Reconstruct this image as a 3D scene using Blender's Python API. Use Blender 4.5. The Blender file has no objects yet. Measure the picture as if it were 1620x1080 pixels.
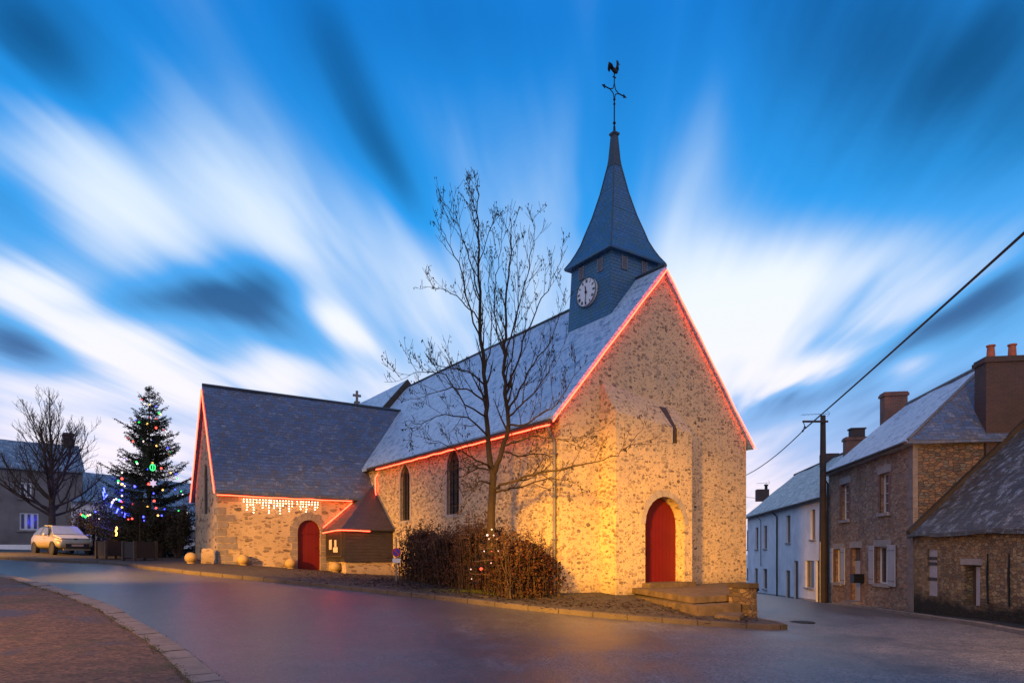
import bpy, bmesh, math, random
import numpy as np
from mathutils import Vector, Matrix, noise as mnoise
from mathutils.geometry import delaunay_2d_cdt

# ------------------------------------------------------------------ camera, world, light
SC = bpy.context.scene
COL = SC.collection
F, CX, YH, EYE = 1050.0, 810.0, 875.0, 1.6      # focal length and horizon of the photograph (px of 1620), eye height

cam = bpy.data.cameras.new('camera'); camo = bpy.data.objects.new('camera', cam); COL.objects.link(camo)
camo.location = (0, 0, EYE); camo.rotation_euler = (math.radians(90), 0, 0)
cam.sensor_fit = 'HORIZONTAL'; cam.sensor_width = 36; cam.lens = 36*F/1620.0
cam.shift_y = (YH-540)/1620.0
cam.clip_start = .1; cam.clip_end = 5000
SC.camera = camo
SC.view_settings.view_transform = 'Standard'; SC.view_settings.look = 'None'
SC.view_settings.exposure = 0.0; SC.view_settings.gamma = 1
SC.cycles.max_bounces = 5; SC.cycles.diffuse_bounces = 2; SC.cycles.glossy_bounces = 3
SC.cycles.sample_clamp_indirect = 4
try: SC.cycles.use_denoising = True
except Exception: pass

class NT:
    """small helper to write node trees"""
    def __init__(s, tree): s.t = tree; s.n = tree.nodes; s.l = tree.links
    def add(s, typ, ins=None, **attrs):
        nd = s.n.new(typ)
        for k, v in attrs.items(): setattr(nd, k, v)
        for k, v in (ins or {}).items(): s.set(nd.inputs[k], v)
        return nd
    def set(s, sock, v):
        if isinstance(v, bpy.types.NodeSocket): s.l.new(v, sock)
        else:
            if sock.type == 'RGBA' and len(v) == 3: v = (*v, 1)
            sock.default_value = v
    def math(s, op, a, b=0.0, c=0.0, clamp=False):
        nd = s.add('ShaderNodeMath', operation=op, use_clamp=clamp)
        s.set(nd.inputs[0], a); s.set(nd.inputs[1], b); s.set(nd.inputs[2], c)
        return nd.outputs[0]
    def mix(s, f, a, b, mode='MIX'):
        nd = s.add('ShaderNodeMix', data_type='RGBA', blend_type=mode)
        s.set(nd.inputs[0], f); s.set(nd.inputs[6], a); s.set(nd.inputs[7], b)
        return nd.outputs[2]
    def ramp(s, f, stops, interp='LINEAR'):
        nd = s.add('ShaderNodeValToRGB'); cr = nd.color_ramp; cr.interpolation = interp
        while len(cr.elements) < len(stops): cr.elements.new(.5)
        for e, (p, c) in zip(cr.elements, stops):
            e.position = p; e.color = (*c, 1) if len(c) == 3 else c
        s.l.new(f, nd.inputs[0]); return nd.outputs[0]
    def remap(s, v, a, b, c=0., d=1., smooth=False):
        nd = s.add('ShaderNodeMapRange', interpolation_type='SMOOTHSTEP' if smooth else 'LINEAR')
        for i, x in enumerate((v, a, b, c, d)): s.set(nd.inputs[i], x)
        return nd.outputs[0]
    def noise(s, vec, scale, detail=4, rough=.55, dist=0., out=0):
        nd = s.add('ShaderNodeTexNoise', {'Scale': scale, 'Detail': detail, 'Roughness': rough, 'Distortion': dist})
        if vec is not None: s.l.new(vec, nd.inputs['Vector'])
        return nd.outputs[out]

# --- the sky: deep dusk blue with wind-drawn clouds running towards one point of the horizon
VPU = 930.0
def sky_cl(u, v):
    x, y, z = (u-CX)/F, 1.0, (YH-v)/F
    n = math.sqrt(x*x+y*y+z*z); x, y, z = x/n, y/n, z/n
    a = math.atan((VPU-CX)/F)
    c = x*math.cos(a)-y*math.sin(a); l = x*math.sin(a)+y*math.cos(a)
    z += .06
    return c/z, l/z
W = bpy.data.worlds.new('World'); SC.world = W; W.use_nodes = True
w = NT(W.node_tree); w.n.clear()
SUN_EL, SUN_AZ = math.radians(4), math.radians(215)
g = w.add('ShaderNodeTexCoord').outputs['Generated']
sep = w.add('ShaderNodeSeparateXYZ', {0: g}); sx, sy, sz = sep.outputs
a_ = math.atan((VPU-CX)/F)
cc = w.math('SUBTRACT', w.math('MULTIPLY', sx, math.cos(a_)), w.math('MULTIPLY', sy, math.sin(a_)))
ll = w.math('ADD', w.math('MULTIPLY', sx, math.sin(a_)), w.math('MULTIPLY', sy, math.cos(a_)))
zz = w.math('ADD', w.math('MAXIMUM', sz, 0.0), .06)
Cc = w.math('DIVIDE', cc, zz); Ll = w.math('DIVIDE', ll, zz)
Lg = w.math('LOGARITHM', w.math('MAXIMUM', w.math('ABSOLUTE', Ll), .05), math.e)
vec1 = w.add('ShaderNodeCombineXYZ', {0: w.math('MULTIPLY', Cc, 1.5), 1: w.math('MULTIPLY', Ll, .42), 2: 3.3}).outputs[0]
vec2 = w.add('ShaderNodeCombineXYZ', {0: w.math('MULTIPLY', Cc, 4.2), 1: w.math('MULTIPLY', Ll, .8), 2: 9.1}).outputs[0]
n1 = w.noise(vec1, 1.0, 3, .5, .5); n2 = w.noise(vec2, 1.0, 3, .5, .3)
vec3 = w.add('ShaderNodeCombineXYZ', {0: w.math('MULTIPLY', Cc, 11.0), 1: w.math('MULTIPLY', Ll, 1.5), 2: 5.7}).outputs[0]
n3 = w.noise(vec3, 1.0, 2, .5, .2)
dens = w.math('ADD', w.math('MULTIPLY', w.math('SUBTRACT', n1, .5), .55), w.math('ADD', w.math('MULTIPLY', w.math('SUBTRACT', n2, .5), .75), w.math('MULTIPLY', w.math('SUBTRACT', n3, .5), .55)))
# cloud banks by direction (tangents of azimuth and elevation x 1050): (right, up, half length along the drift, half width, amount, tilt override)
ysafe = w.math('MAXIMUM', sy, .02); PX = w.math('MULTIPLY', w.math('DIVIDE', sx, ysafe), F); PZ = w.math('MULTIPLY', w.math('DIVIDE', sz, ysafe), F)
front = w.remap(sy, .02, .25)
BANKS = [(200, 350, 200, 85, .95), (400, 320, 170, 75, .95), (110, 240, 160, 80, .35), (330, 180, 160, 60, .25), (480, 420, 90, 30, .55), (535, 515, 62, 22, 1.25), (30, 460, 110, 32, .9), (130, 520, 140, 42, .95), (240, 590, 130, 34, .9),
         (440, 590, 80, 34, 1.0, -.25), (1130, 520, 200, 130, .8), (1260, 470, 210, 95, .85, .35), (1090, 300, 190, 50, .45), (1250, 595, 120, 32, .95, .33), (1440, 580, 45, 14, .85, .45), (60, 690, 200, 70, .9, 0), (250, 700, 160, 60, .7, 0), (1200, 790, 160, 60, .9, 0), (1210, 700, 120, 25, .4, .3),
         (640, 360, 150, 60, .45), (720, 520, 170, 130, .45), (640, 630, 130, 40, .55, -.1), (860, 380, 170, 70, .35), (1580, 370, 120, 30, .35, .7), (1450, 430, 120, 60, .3, .5), (30, 610, 120, 30, .6, -.2),
         (390, 445, 120, 46, -1.0, -.12), (240, 475, 170, 30, -.8, .05), (420, 505, 120, 36, -.8, -.4), (30, 545, 75, 26, -1.3), (570, 170, 190, 40, -.7), (630, 280, 110, 28, -.45), (50, 70, 150, 90, -1.0), (30, 320, 90, 40, -.5), (1500, 90, 260, 180, -1.0, 0), (1380, 330, 220, 70, -.25, 0), (700, 40, 300, 90, -.3, 0), (960, 190, 170, 45, -.25),
         (1480, 520, 150, 28, -.9, .5), (1330, 545, 90, 18, -.55, .3), (1230, 640, 110, 24, -1.0, .35), (1420, 640, 130, 28, -.6, .4), (1590, 470, 80, 40, -.5, .5), (200, 655, 130, 20, -.45, -.1), (130, 690, 60, 12, -.5, -.15), (340, 560, 60, 16, -.4, -.3)]
for bk in BANKS:
    (bu, bv, la, lb, amp) = bk[:5]; x0, z0 = bu-CX, YH-bv
    an = bk[5] if len(bk) > 5 else math.atan2(z0-5, x0-(VPU-CX))
    ca, sa = math.cos(an), math.sin(an)
    ddx = w.math('SUBTRACT', PX, x0); ddz = w.math('SUBTRACT', PZ, z0)
    p_ = w.math('ADD', w.math('MULTIPLY', ddx, ca/la), w.math('MULTIPLY', ddz, sa/la)); q_ = w.math('SUBTRACT', w.math('MULTIPLY', ddz, ca/lb), w.math('MULTIPLY', ddx, sa/lb))
    p_ = w.math('ADD', p_, w.math('MULTIPLY', w.math('SUBTRACT', n1, .5), .8)); q_ = w.math('ADD', q_, w.math('MULTIPLY', w.math('SUBTRACT', n2, .5), 1.6))
    q = w.math('ADD', w.math('MULTIPLY', p_, p_), w.math('MULTIPLY', q_, q_))
    gs = w.math('MULTIPLY', w.math('EXPONENT', w.math('MULTIPLY', q, -.8)), front)
    dens = w.math('ADD', dens, w.math('MULTIPLY', gs, amp))
elev = w.math('ARCSINE', sz)
base = w.ramp(w.math('DIVIDE', elev, 1.2), [(0, (.45, .44, .62)), (.10, (.28, .38, .64)), (.22, (.09, .33, .68)), (.38, (.012, .25, .66)), (.56, (.0, .155, .52)), (.8, (.0, .11, .42))])
sky = w.add('ShaderNodeTexSky', sky_type='NISHITA', sun_disc=False, sun_elevation=SUN_EL, sun_rotation=SUN_AZ)
base = w.mix(.012, base, sky.outputs[0], 'ADD')
cloudc = w.ramp(w.math('DIVIDE', elev, 1.2), [(0, (.80, .66, .66)), (.10, (.78, .71, .80)), (.3, (.68, .73, .80)), (.46, (.45, .60, .78)), (.62, (.15, .38, .70)), (.9, (.08, .22, .5))])
light = w.remap(dens, -.12, 1.35, 0, 1, True)
dark = w.remap(dens, -1.25, .05, 1, 0, True)
darkc = w.ramp(w.math('DIVIDE', elev, 1.2), [(0, (.22, .27, .46)), (.12, (.07, .14, .32)), (.35, (.007, .075, .20)), (.8, (.0, .040, .18))])
skyc = w.mix(w.math('MULTIPLY', dark, .95), base, darkc)
skyc = w.mix(light, skyc, cloudc)
back = w.remap(sy, .38, -.15, 0, 1, True)     # the half of the sky behind the camera: pale dawn cloud
backc = w.mix(n1, (.43, .37, .46), (.37, .43, .63))
skyc = w.mix(w.math('MULTIPLY', back, .9), skyc, backc)
bg = w.add('ShaderNodeBackground', {0: skyc, 1: 1.32})
w.l.new(bg.outputs[0], w.add('ShaderNodeOutputWorld').inputs[0])

sl_ = bpy.data.lights.new('sun', 'SUN'); sl_.energy = .35; sl_.angle = math.radians(25); sl_.color = (1, .86, .82)
so = bpy.data.objects.new('sun', sl_); COL.objects.link(so)
so.rotation_euler = (math.radians(70), 0, math.radians(-25)); so.location = (0, -20, 30)

# ------------------------------------------------------------------ materials
MATS = {}
def new_mat(name):
    m = bpy.data.materials.new(name); m.use_nodes = True
    t = NT(m.node_tree); t.n.clear()
    out = t.add('ShaderNodeOutputMaterial'); b = t.add('ShaderNodeBsdfPrincipled')
    t.l.new(b.outputs[0], out.inputs[0]); MATS[name] = m
    return m, t, b
def bump(t, b, h, strength=.5, dist=.02):
    nd = t.add('ShaderNodeBump', {'Strength': strength, 'Distance': dist, 'Height': h}); t.l.new(nd.outputs[0], b.inputs['Normal'])
def plain(name, col, rough=.6, var=.25, scale=6, metal=0, spec=.5, bmp=.15, emit=None, es=0, col2=None, coat=0):
    m, t, b = new_mat(name)
    o = t.add('ShaderNodeTexCoord').outputs['Object']
    n = t.noise(o, scale, 5, .6); nf = t.noise(o, scale*9, 3, .6)
    c2 = col2 if col2 else tuple(x*(1-var) for x in col)
    c1 = tuple(min(1, x*(1+var*.6)) for x in col)
    f = t.remap(n, .3, .7)
    c = t.mix(f, c1, c2); c = t.mix(t.math('MULTIPLY', nf, .35), c, tuple(x*.55 for x in col))
    t.set(b.inputs['Base Color'], c)
    t.set(b.inputs['Roughness'], t.remap(nf, .2, .8, max(0, rough-.08), min(1, rough+.1)))
    b.inputs['Metallic'].default_value = metal
    b.inputs['Specular IOR Level'].default_value = spec
    b.inputs['Coat Weight'].default_value = coat
    if bmp: bump(t, b, nf, bmp, .01)
    if emit: t.set(b.inputs['Emission Color'], emit); b.inputs['Emission Strength'].default_value = es
    return m
def glow(name, col, es):
    m, t, b = new_mat(name)
    t.set(b.inputs['Base Color'], tuple(x*.5 for x in col)); t.set(b.inputs['Emission Color'], col)
    b.inputs['Emission Strength'].default_value = es
    return m
def speckled(name, mortar, mortar2, stones, scale, stretch, rmin, rmax, disp=.55, bstr=.8, stain=None):
    """lime mortar with stones of every size showing through"""
    m, t, b = new_mat(name)
    o = t.add('ShaderNodeTexCoord').outputs['Object']
    wob = t.noise(o, 2.2, 3, .5, out=1)
    o2 = t.mix(.12, o, wob, 'ADD')
    def layer(sc, off, lo, hi):
        mp = t.add('ShaderNodeMapping', {0: o2, 'Scale': (sc, sc, sc*stretch), 'Location': (off, off*.7, off*.3)})
        fine = t.noise(o, sc*2.6, 3, .6, out=1)
        v2 = t.mix(disp, mp.outputs[0], fine, 'ADD')
        vo = t.add('ShaderNodeTexVoronoi', {0: v2, 'Scale': 1.0, 'Randomness': .9}, feature='F1')
        cs = t.add('ShaderNodeSeparateColor', {0: vo.outputs['Color']})
        r = t.remap(cs.outputs[0], 0, 1, lo, hi)
        k = t.math('DIVIDE', t.math('SUBTRACT', r, vo.outputs['Distance']), .045, clamp=True)
        return k, cs.outputs[1], cs.outputs[2]
    k1, r1, q1 = layer(scale, 0, rmin, rmax)
    k2, r2, q2 = layer(scale*2.1, 7.3, rmin-.10, rmax*.88)
    n = t.noise(o, 1.1, 5, .6); nf = t.noise(o, 22, 4, .65)
    mc = t.mix(t.remap(n, .35, .65), mortar, mortar2)
    mc = t.mix(t.math('MULTIPLY', nf, .45), mc, tuple(x*.62 for x in mortar))
    st = lambda r: t.ramp(r, [(i/len(stones), s) for i, s in enumerate(stones)], 'CONSTANT')
    wear1 = t.math('MULTIPLY', k1, t.remap(q1, 0, 1, .25, .92)); wear2 = t.math('MULTIPLY', k2, t.remap(q2, 0, 1, .3, .95))
    s1 = t.mix(t.math('MULTIPLY', nf, .6), st(r1), (.04, .03, .025))
    c = t.mix(wear2, mc, t.mix(t.math('MULTIPLY', nf, .6), st(r2), (.04, .03, .025)))
    c = t.mix(wear1, c, s1)
    if stain:
        ns = t.noise(t.add('ShaderNodeMapping', {0: o, 'Scale': (1.3, 1.3, .5)}).outputs[0], 1.5, 4, .6)
        c = t.mix(t.math('MULTIPLY', t.remap(ns, .52, .75), .6), c, stain)
        sp_ = t.add('ShaderNodeSeparateXYZ', {0: o})
        damp = t.math('MULTIPLY', t.remap(t.math('ADD', sp_.outputs[2], t.math('MULTIPLY', ns, .8)), .9, .3), .65)
        c = t.mix(damp, c, tuple(x*.5 for x in stain))
    t.set(b.inputs['Base Color'], c); b.inputs['Roughness'].default_value = .9; b.inputs['Specular IOR Level'].default_value = .25
    h = t.math('ADD', t.math('ADD', t.math('MULTIPLY', k1, .55), t.math('MULTIPLY', k2, .3)), t.math('ADD', t.math('MULTIPLY', nf, .5), t.math('MULTIPLY', n, 1.2)))
    bump(t, b, h, bstr, .04)
    return m
def rubble(name, mortar, stones, scale, stretch, joint=.06, bstr=.9, base_dark=None):
    """coursed rubble: every stone its own colour, recessed joints"""
    m, t, b = new_mat(name)
    o = t.add('ShaderNodeTexCoord').outputs['Object']
    wob = t.noise(o, 3.5, 3, .5, out=1); o2 = t.mix(.09, o, wob, 'ADD')
    mp = t.add('ShaderNodeMapping', {0: o2, 'Scale': (scale, scale, scale*stretch)}).outputs[0]
    v = t.add('ShaderNodeTexVoronoi', {0: mp, 'Scale': 1.0, 'Randomness': .8}, feature='F1')
    e = t.add('ShaderNodeTexVoronoi', {0: mp, 'Scale': 1.0, 'Randomness': .8}, feature='DISTANCE_TO_EDGE')
    cs = t.add('ShaderNodeSeparateColor', {0: v.outputs['Color']})
    nf = t.noise(o, 25, 4, .65); n = t.noise(o, .9, 4, .6)
    sc = t.ramp(cs.outputs[0], [(i/len(stones), s) for i, s in enumerate(stones)], 'CONSTANT')
    sc = t.mix(t.math('MULTIPLY', nf, .65), sc, (.035, .03, .028))
    k = t.remap(t.math('ADD', e.outputs['Distance'], t.math('MULTIPLY', nf, .05)), joint*.6, joint*1.5, 0, 1, True)
    c = t.mix(k, t.mix(t.math('MULTIPLY', n, .6), mortar, tuple(x*.4 for x in mortar)), sc)
    c = t.mix(t.math('MULTIPLY', t.remap(n, .5, .75), .45), c, (.05, .045, .035))
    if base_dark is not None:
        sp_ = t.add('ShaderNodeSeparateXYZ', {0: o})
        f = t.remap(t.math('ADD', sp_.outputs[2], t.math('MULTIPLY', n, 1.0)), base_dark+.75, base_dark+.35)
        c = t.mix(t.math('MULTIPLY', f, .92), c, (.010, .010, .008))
    t.set(b.inputs['Base Color'], c); b.inputs['Roughness'].default_value = .88; b.inputs['Specular IOR Level'].default_value = .3
    bump(t, b, t.math('ADD', t.math('MULTIPLY', k, .8), t.math('MULTIPLY', nf, .45)), bstr, .035)
    return m
def slate(name, c1, c2, row=.13, wid=.22, frost=None, frost_amt=.5, moss=None, rough=.42, bstr=.6, moss_amt=.5, spec=.5):
    m, t, b = new_mat(name)
    uv = t.add('ShaderNodeTexCoord').outputs['UV']; o = t.add('ShaderNodeTexCoord').outputs['Object']
    wob = t.noise(o, 6, 2, .5, out=1); uv2 = t.mix(.018, uv, wob, 'ADD')
    br = t.add('ShaderNodeTexBrick', {0: uv2, 'Color1': (0, 0, 0), 'Color2': (1, 1, 1), 'Mortar': (.5, .5, .5), 'Scale': 1.0, 'Mortar Size': .008, 'Mortar Smooth': .3, 'Bias': 0, 'Brick Width': wid, 'Row Height': row}, offset=.5)
    r = t.add('ShaderNodeSeparateColor', {0: br.outputs['Color']}).outputs[0]
    n = t.noise(o, .8, 5, .65); nf = t.noise(o, 18, 4, .7); nm = t.noise(o, 3.2, 5, .7)
    c = t.mix(t.math('ADD', t.math('MULTIPLY', r, .55), t.math('MULTIPLY', nf, .45)), c1, c2)
    c = t.mix(t.math('MULTIPLY', t.remap(n, .4, .7), .5), c, tuple(x*.6 for x in c1))
    if moss:
        mf = t.math('MULTIPLY', t.remap(t.math('ADD', nm, t.math('MULTIPLY', nf, .3)), .60, .76), moss_amt*2, clamp=True)
        c = t.mix(mf, c, moss)
    if frost:
        ff = t.math('ADD', nm, t.math('ADD', t.math('MULTIPLY', nf, .45), t.math('MULTIPLY', r, .12)))
        ff = t.remap(ff, 1.05-frost_amt*.6, 1.2-frost_amt*.6, 0, .85)
        c = t.mix(ff, c, frost)
    edge = br.outputs['Fac']
    c = t.mix(t.math('MULTIPLY', edge, .6), c, tuple(x*.3 for x in c1))
    t.set(b.inputs['Base Color'], c); b.inputs['Specular IOR Level'].default_value = spec
    t.set(b.inputs['Roughness'], t.remap(t.math('ADD', nf, t.math('MULTIPLY', r, .3)), .3, 1.1, rough-.1, rough+.22))
    sepu = t.add('ShaderNodeSeparateXYZ', {0: uv2})
    saw = t.math('FRACT', t.math('DIVIDE', sepu.outputs[1], row))
    h = t.math('SUBTRACT', t.math('ADD', t.math('MULTIPLY', nf, .25), t.math('ADD', t.math('MULTIPLY', r, .35), t.math('MULTIPLY', t.math('SUBTRACT', 1, saw), .5))), t.math('MULTIPLY', edge, .5))
    bump(t, b, h, bstr, .018)
    return m
def planks(name, col, wid=.14, rough=.55, dark=.35, axis=0):
    m, t, b = new_mat(name)
    uv = t.add('ShaderNodeTexCoord').outputs['UV']; s = t.add('ShaderNodeSeparateXYZ', {0: uv})
    q = t.math('DIVIDE', s.outputs[axis], wid); fr = t.math('FRACT', q); fl = t.math('FLOOR', q)
    j = t.math('LESS_THAN', fr, .07)
    mp = t.add('ShaderNodeMapping', {0: uv, 'Scale': (30, 2, 1) if axis == 0 else (2, 30, 1)}).outputs[0]
    gr = t.noise(mp, 1, 4, .6); n = t.noise(uv, 1.6, 4, .6)
    rnd = t.add('ShaderNodeTexWhiteNoise', {'W': fl}, noise_dimensions='1D').outputs[0]
    c = t.mix(t.math('MULTIPLY', gr, .5), col, tuple(x*.55 for x in col))
    c = t.mix(t.math('MULTIPLY', rnd, .25), c, tuple(x*.6 for x in col)); c = t.mix(t.math('MULTIPLY', t.remap(n, .45, .75), .4), c, tuple(x*.5 for x in col))
    c = t.mix(t.math('MULTIPLY', j, .8), c, tuple(x*dark*.4 for x in col))
    t.set(b.inputs['Base Color'], c); b.inputs['Roughness'].default_value = rough; b.inputs['Specular IOR Level'].default_value = .3
    bump(t, b, t.math('SUBTRACT', t.math('MULTIPLY', gr, .3), j), .5, .008)
    return m
def bricks(name, c1, c2, mort, bw=.22, rh=.075):
    m, t, b = new_mat(name)
    uv = t.add('ShaderNodeTexCoord').outputs['UV']; o = t.add('ShaderNodeTexCoord').outputs['Object']
    br = t.add('ShaderNodeTexBrick', {0: uv, 'Color1': c1, 'Color2': c2, 'Mortar': mort, 'Scale': 1.0, 'Mortar Size': .012, 'Mortar Smooth': .2, 'Bias': 0, 'Brick Width': bw, 'Row Height': rh}, offset=.5)
    nf = t.noise(o, 14, 4, .7); n = t.noise(o, 1.4, 4, .6)
    c = t.mix(t.math('MULTIPLY', nf, .6), br.outputs[0], tuple(x*.35 for x in c1)); c = t.mix(t.math('MULTIPLY', t.remap(n, .45, .7), .5), c, (.03, .03, .025))
    t.set(b.inputs['Base Color'], c); b.inputs['Roughness'].default_value = .85
    bump(t, b, t.math('SUBTRACT', t.math('MULTIPLY', nf, .4), br.outputs['Fac']), .7, .01)
    return m
def tarmac(name, c1, c2, patch, rlo, rhi, grain=120, wet=(.45, .6), moss=None, bstr=.5, moss_amt=.8, spec=.5, wetscale=.22):
    m, t, b = new_mat(name)
    o = t.add('ShaderNodeTexCoord').outputs['Object']
    g1 = t.add('ShaderNodeTexVoronoi', {0: o, 'Scale': grain*.35}, feature='F1'); gc = t.add('ShaderNodeSeparateColor', {0: g1.outputs['Color']}).outputs[0]
    n = t.noise(o, wetscale, 5, .6); n2 = t.noise(o, 1.7, 5, .65); nf = t.noise(o, grain*.3, 3, .7)
    c = t.mix(gc, c1, c2); c = t.mix(t.math('MULTIPLY', t.remap(n2, .4, .7), .6), c, patch)
    if moss: c = t.mix(t.math('MULTIPLY', t.remap(t.noise(o, .9, 6, .75), .54, .64), moss_amt), c, moss)
    extra = 0.0
    if name == 'wet_road':
        so_ = t.add('ShaderNodeSeparateXYZ', {0: o}); extra = t.math('MULTIPLY', t.math('MAXIMUM', t.remap(t.math('SUBTRACT', so_.outputs[0], t.math('MULTIPLY', so_.outputs[1], .25)), 2.0, -4.5), t.remap(so_.outputs[1], 17.5, 21)), .22)
        n = t.math('ADD', n, extra)
    wt = t.remap(t.math('ADD', n, t.math('MULTIPLY', t.math('SUBTRACT', n2, .5), .25)), wet[0], wet[1], 0, 1, True)
    t.set(b.inputs['Base Color'], t.mix(t.math('MULTIPLY', wt, .6), c, c1))
    t.set(b.inputs['Roughness'], t.remap(wt, 0, 1, rhi, rlo)); b.inputs['Specular IOR Level'].default_value = spec
    h = t.math('ADD', t.math('MULTIPLY', g1.outputs['Distance'], .8), t.math('MULTIPLY', nf, .5))
    nd = t.add('ShaderNodeBump', {'Strength': t.remap(wt, 0, 1, bstr, bstr*.55), 'Distance': .012, 'Height': h}); t.l.new(nd.outputs[0], b.inputs['Normal'])
    return m
def glassmat(name, col=(.02, .022, .028), rough=.12):
    m, t, b = new_mat(name)
    o = t.add('ShaderNodeTexCoord').outputs['Object']; n = t.noise(o, 5, 3, .5)
    t.set(b.inputs['Base Color'], t.mix(n, col, tuple(x*2.2 for x in col))); b.inputs['Roughness'].default_value = rough
    bump(t, b, n, .15, .02)
    return m

STONES = [(.13, .085, .065), (.33, .25, .19), (.10, .08, .08), (.24, .17, .12), (.40, .33, .27), (.17, .11, .10), (.28, .20, .14), (.08, .06, .05), (.36, .28, .20), (.21, .17, .17), (.30, .25, .22)]
M_FAC = speckled('lime_rubble', (.60, .465, .30), (.51, .40, .27), STONES, 5.4, 1.75, .04, .54, disp=.8, bstr=1.2, stain=(.34, .30, .26))
M_NAVE = speckled('lime_rubble_small', (.60, .46, .29), (.52, .41, .28), STONES, 5.8, 2.0, .16, .60, disp=.75, bstr=1.2, stain=(.40, .34, .28))
M_CHAP = speckled('ochre_rubble', (.50, .38, .25), (.42, .32, .21), [(.16, .10, .06), (.24, .15, .08), (.10, .07, .05), (.20, .14, .10), (.30, .21, .13), (.13, .09, .07)], 2.4, 2.6, .08, .55, stain=(.25, .18, .11))
M_GRAN = plain('granite_blocks', (.24, .205, .19), .85, .35, 3.5, bmp=.5, spec=.3)
M_GRANP = plain('pale_granite', (.36, .32, .30), .85, .25, 3.5, bmp=.5, spec=.3)
M_SLATE = slate('wet_slate', (.12, .22, .38), (.27, .38, .54), frost=(.42, .58, .78), frost_amt=.68, moss=(.09, .12, .13), moss_amt=.2, rough=.38, bstr=.9, row=.16, wid=.26)  # frost colour also makes up for the dim sky light on these roofs
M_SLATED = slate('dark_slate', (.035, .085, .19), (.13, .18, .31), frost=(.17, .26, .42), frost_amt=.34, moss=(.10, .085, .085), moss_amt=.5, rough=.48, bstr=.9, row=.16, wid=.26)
M_SLATET = slate('tower_slate', (.016, .085, .22), (.055, .17, .34), row=.12, wid=.18, moss=(.05, .12, .12), moss_amt=.3, rough=.40, bstr=.9)
M_FROST = slate('frosted_slate', (.14, .18, .24), (.22, .26, .33), frost=(.62, .68, .76), frost_amt=.72, moss=(.12, .13, .08), moss_amt=.3, rough=.5)
M_FROSTM = slate('mossy_slate', (.15, .19, .20), (.24, .28, .28), frost=(.55, .62, .66), frost_amt=.55, moss=(.16, .19, .10), moss_amt=.6, rough=.5)
M_BARNR = slate('rough_slate', (.045, .042, .045), (.11, .10, .105), row=.22, wid=.28, frost=(.26, .30, .36), frost_amt=.42, moss=(.055, .05, .025), moss_amt=.7, rough=.62, bstr=1)
M_LEAD = plain('lead', (.05, .07, .09), .5, .3, 6, metal=.3)
M_IRON = plain('black_iron', (.012, .013, .016), .5, .3, 12, metal=.6)
M_ZINC = plain('zinc', (.20, .19, .19), .5, .3, 5, metal=.5)
M_DARKW = plain('dark_timber', (.05, .035, .028), .7, .4, 8)
M_RED = planks('red_door', (.155, .007, .008), .17, .5)
M_GLASS = glassmat('dark_glass'); M_GLASSC = glassmat('window_glass', (.05, .05, .06), .1)
M_LEADED = bricks('leaded_glass', (.012, .010, .012), (.022, .015, .015), (.05, .045, .042), .16, .16)
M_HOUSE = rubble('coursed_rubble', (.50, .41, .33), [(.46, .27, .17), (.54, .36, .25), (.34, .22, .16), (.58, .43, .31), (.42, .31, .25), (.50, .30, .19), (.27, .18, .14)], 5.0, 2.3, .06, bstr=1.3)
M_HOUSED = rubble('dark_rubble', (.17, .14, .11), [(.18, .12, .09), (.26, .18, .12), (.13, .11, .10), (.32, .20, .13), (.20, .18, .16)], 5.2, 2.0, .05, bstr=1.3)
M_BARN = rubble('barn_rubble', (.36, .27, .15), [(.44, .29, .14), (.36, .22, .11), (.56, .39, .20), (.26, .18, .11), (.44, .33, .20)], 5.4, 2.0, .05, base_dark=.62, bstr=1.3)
M_BRICK = bricks('red_brick', (.30, .10, .065), (.22, .08, .055), (.24, .19, .15))
M_BRICKD = bricks('sooty_brick', (.095, .052, .048), (.065, .040, .040), (.09, .072, .07))
M_WHITE = plain('stained_render', (.84, .84, .87), .85, .2, .8, bmp=.3, col2=(.66, .66, .70))
M_WBASE = plain('grey_plinth', (.34, .31, .29), .85, .3, 1.2)
M_WPAINT = planks('white_shutter', (.46, .45, .49), .12, .6); M_WFRAME = plain('white_frame', (.68, .68, .72), .5, .1)
M_DOORB = planks('brown_door', (.12, .085, .07), .14, .6); M_BEIGE = plain('beige_panel', (.26, .22, .20), .6, .2)
M_GREYH = plain('grey_render', (.20, .18, .175), .9, .35, .7, bmp=.4)
M_GREYROOF = slate('far_slate', (.10, .15, .20), (.17, .22, .28), frost=(.38, .48, .58), frost_amt=.45, rough=.5)
M_ROAD = tarmac('wet_road', (.022, .024, .030), (.22, .22, .235), (.045, .048, .056), .34, .56, 105, (.38, .72), bstr=.65, spec=.8)
M_PAVE = tarmac('gritty_pavement', (.014, .011, .009), (.062, .048, .038), (.020, .016, .013), .5, .85, 45, (.5, .7), moss=(.045, .042, .022), bstr=.7)
M_PAVEF = tarmac('brown_pavement', (.035, .022, .017), (.15, .085, .055), (.035, .022, .016), .60, .88, 52, (.52, .66), moss=(.040, .036, .014), bstr=.9, wetscale=.5)
M_KERB = plain('kerb_stone', (.18, .155, .14), .75, .3, 2.5, bmp=.5); M_KERBM = plain('pale_kerb', (.070, .054, .045), .8, .3, 2, bmp=.5)
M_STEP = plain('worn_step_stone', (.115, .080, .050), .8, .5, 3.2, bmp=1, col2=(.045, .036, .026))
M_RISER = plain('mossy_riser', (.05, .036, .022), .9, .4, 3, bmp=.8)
M_BARK = plain('bark', (.075, .052, .038), .9, .5, 7, bmp=1, spec=.2)
M_BARKM = plain('lichen_bark', (.045, .030, .021), .9, .5, 5, bmp=1, spec=.2, col2=(.036, .030, .017))
M_CATKIN = plain('dry_catkins', (.030, .024, .024), .8, .3, 20, spec=.2)
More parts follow.
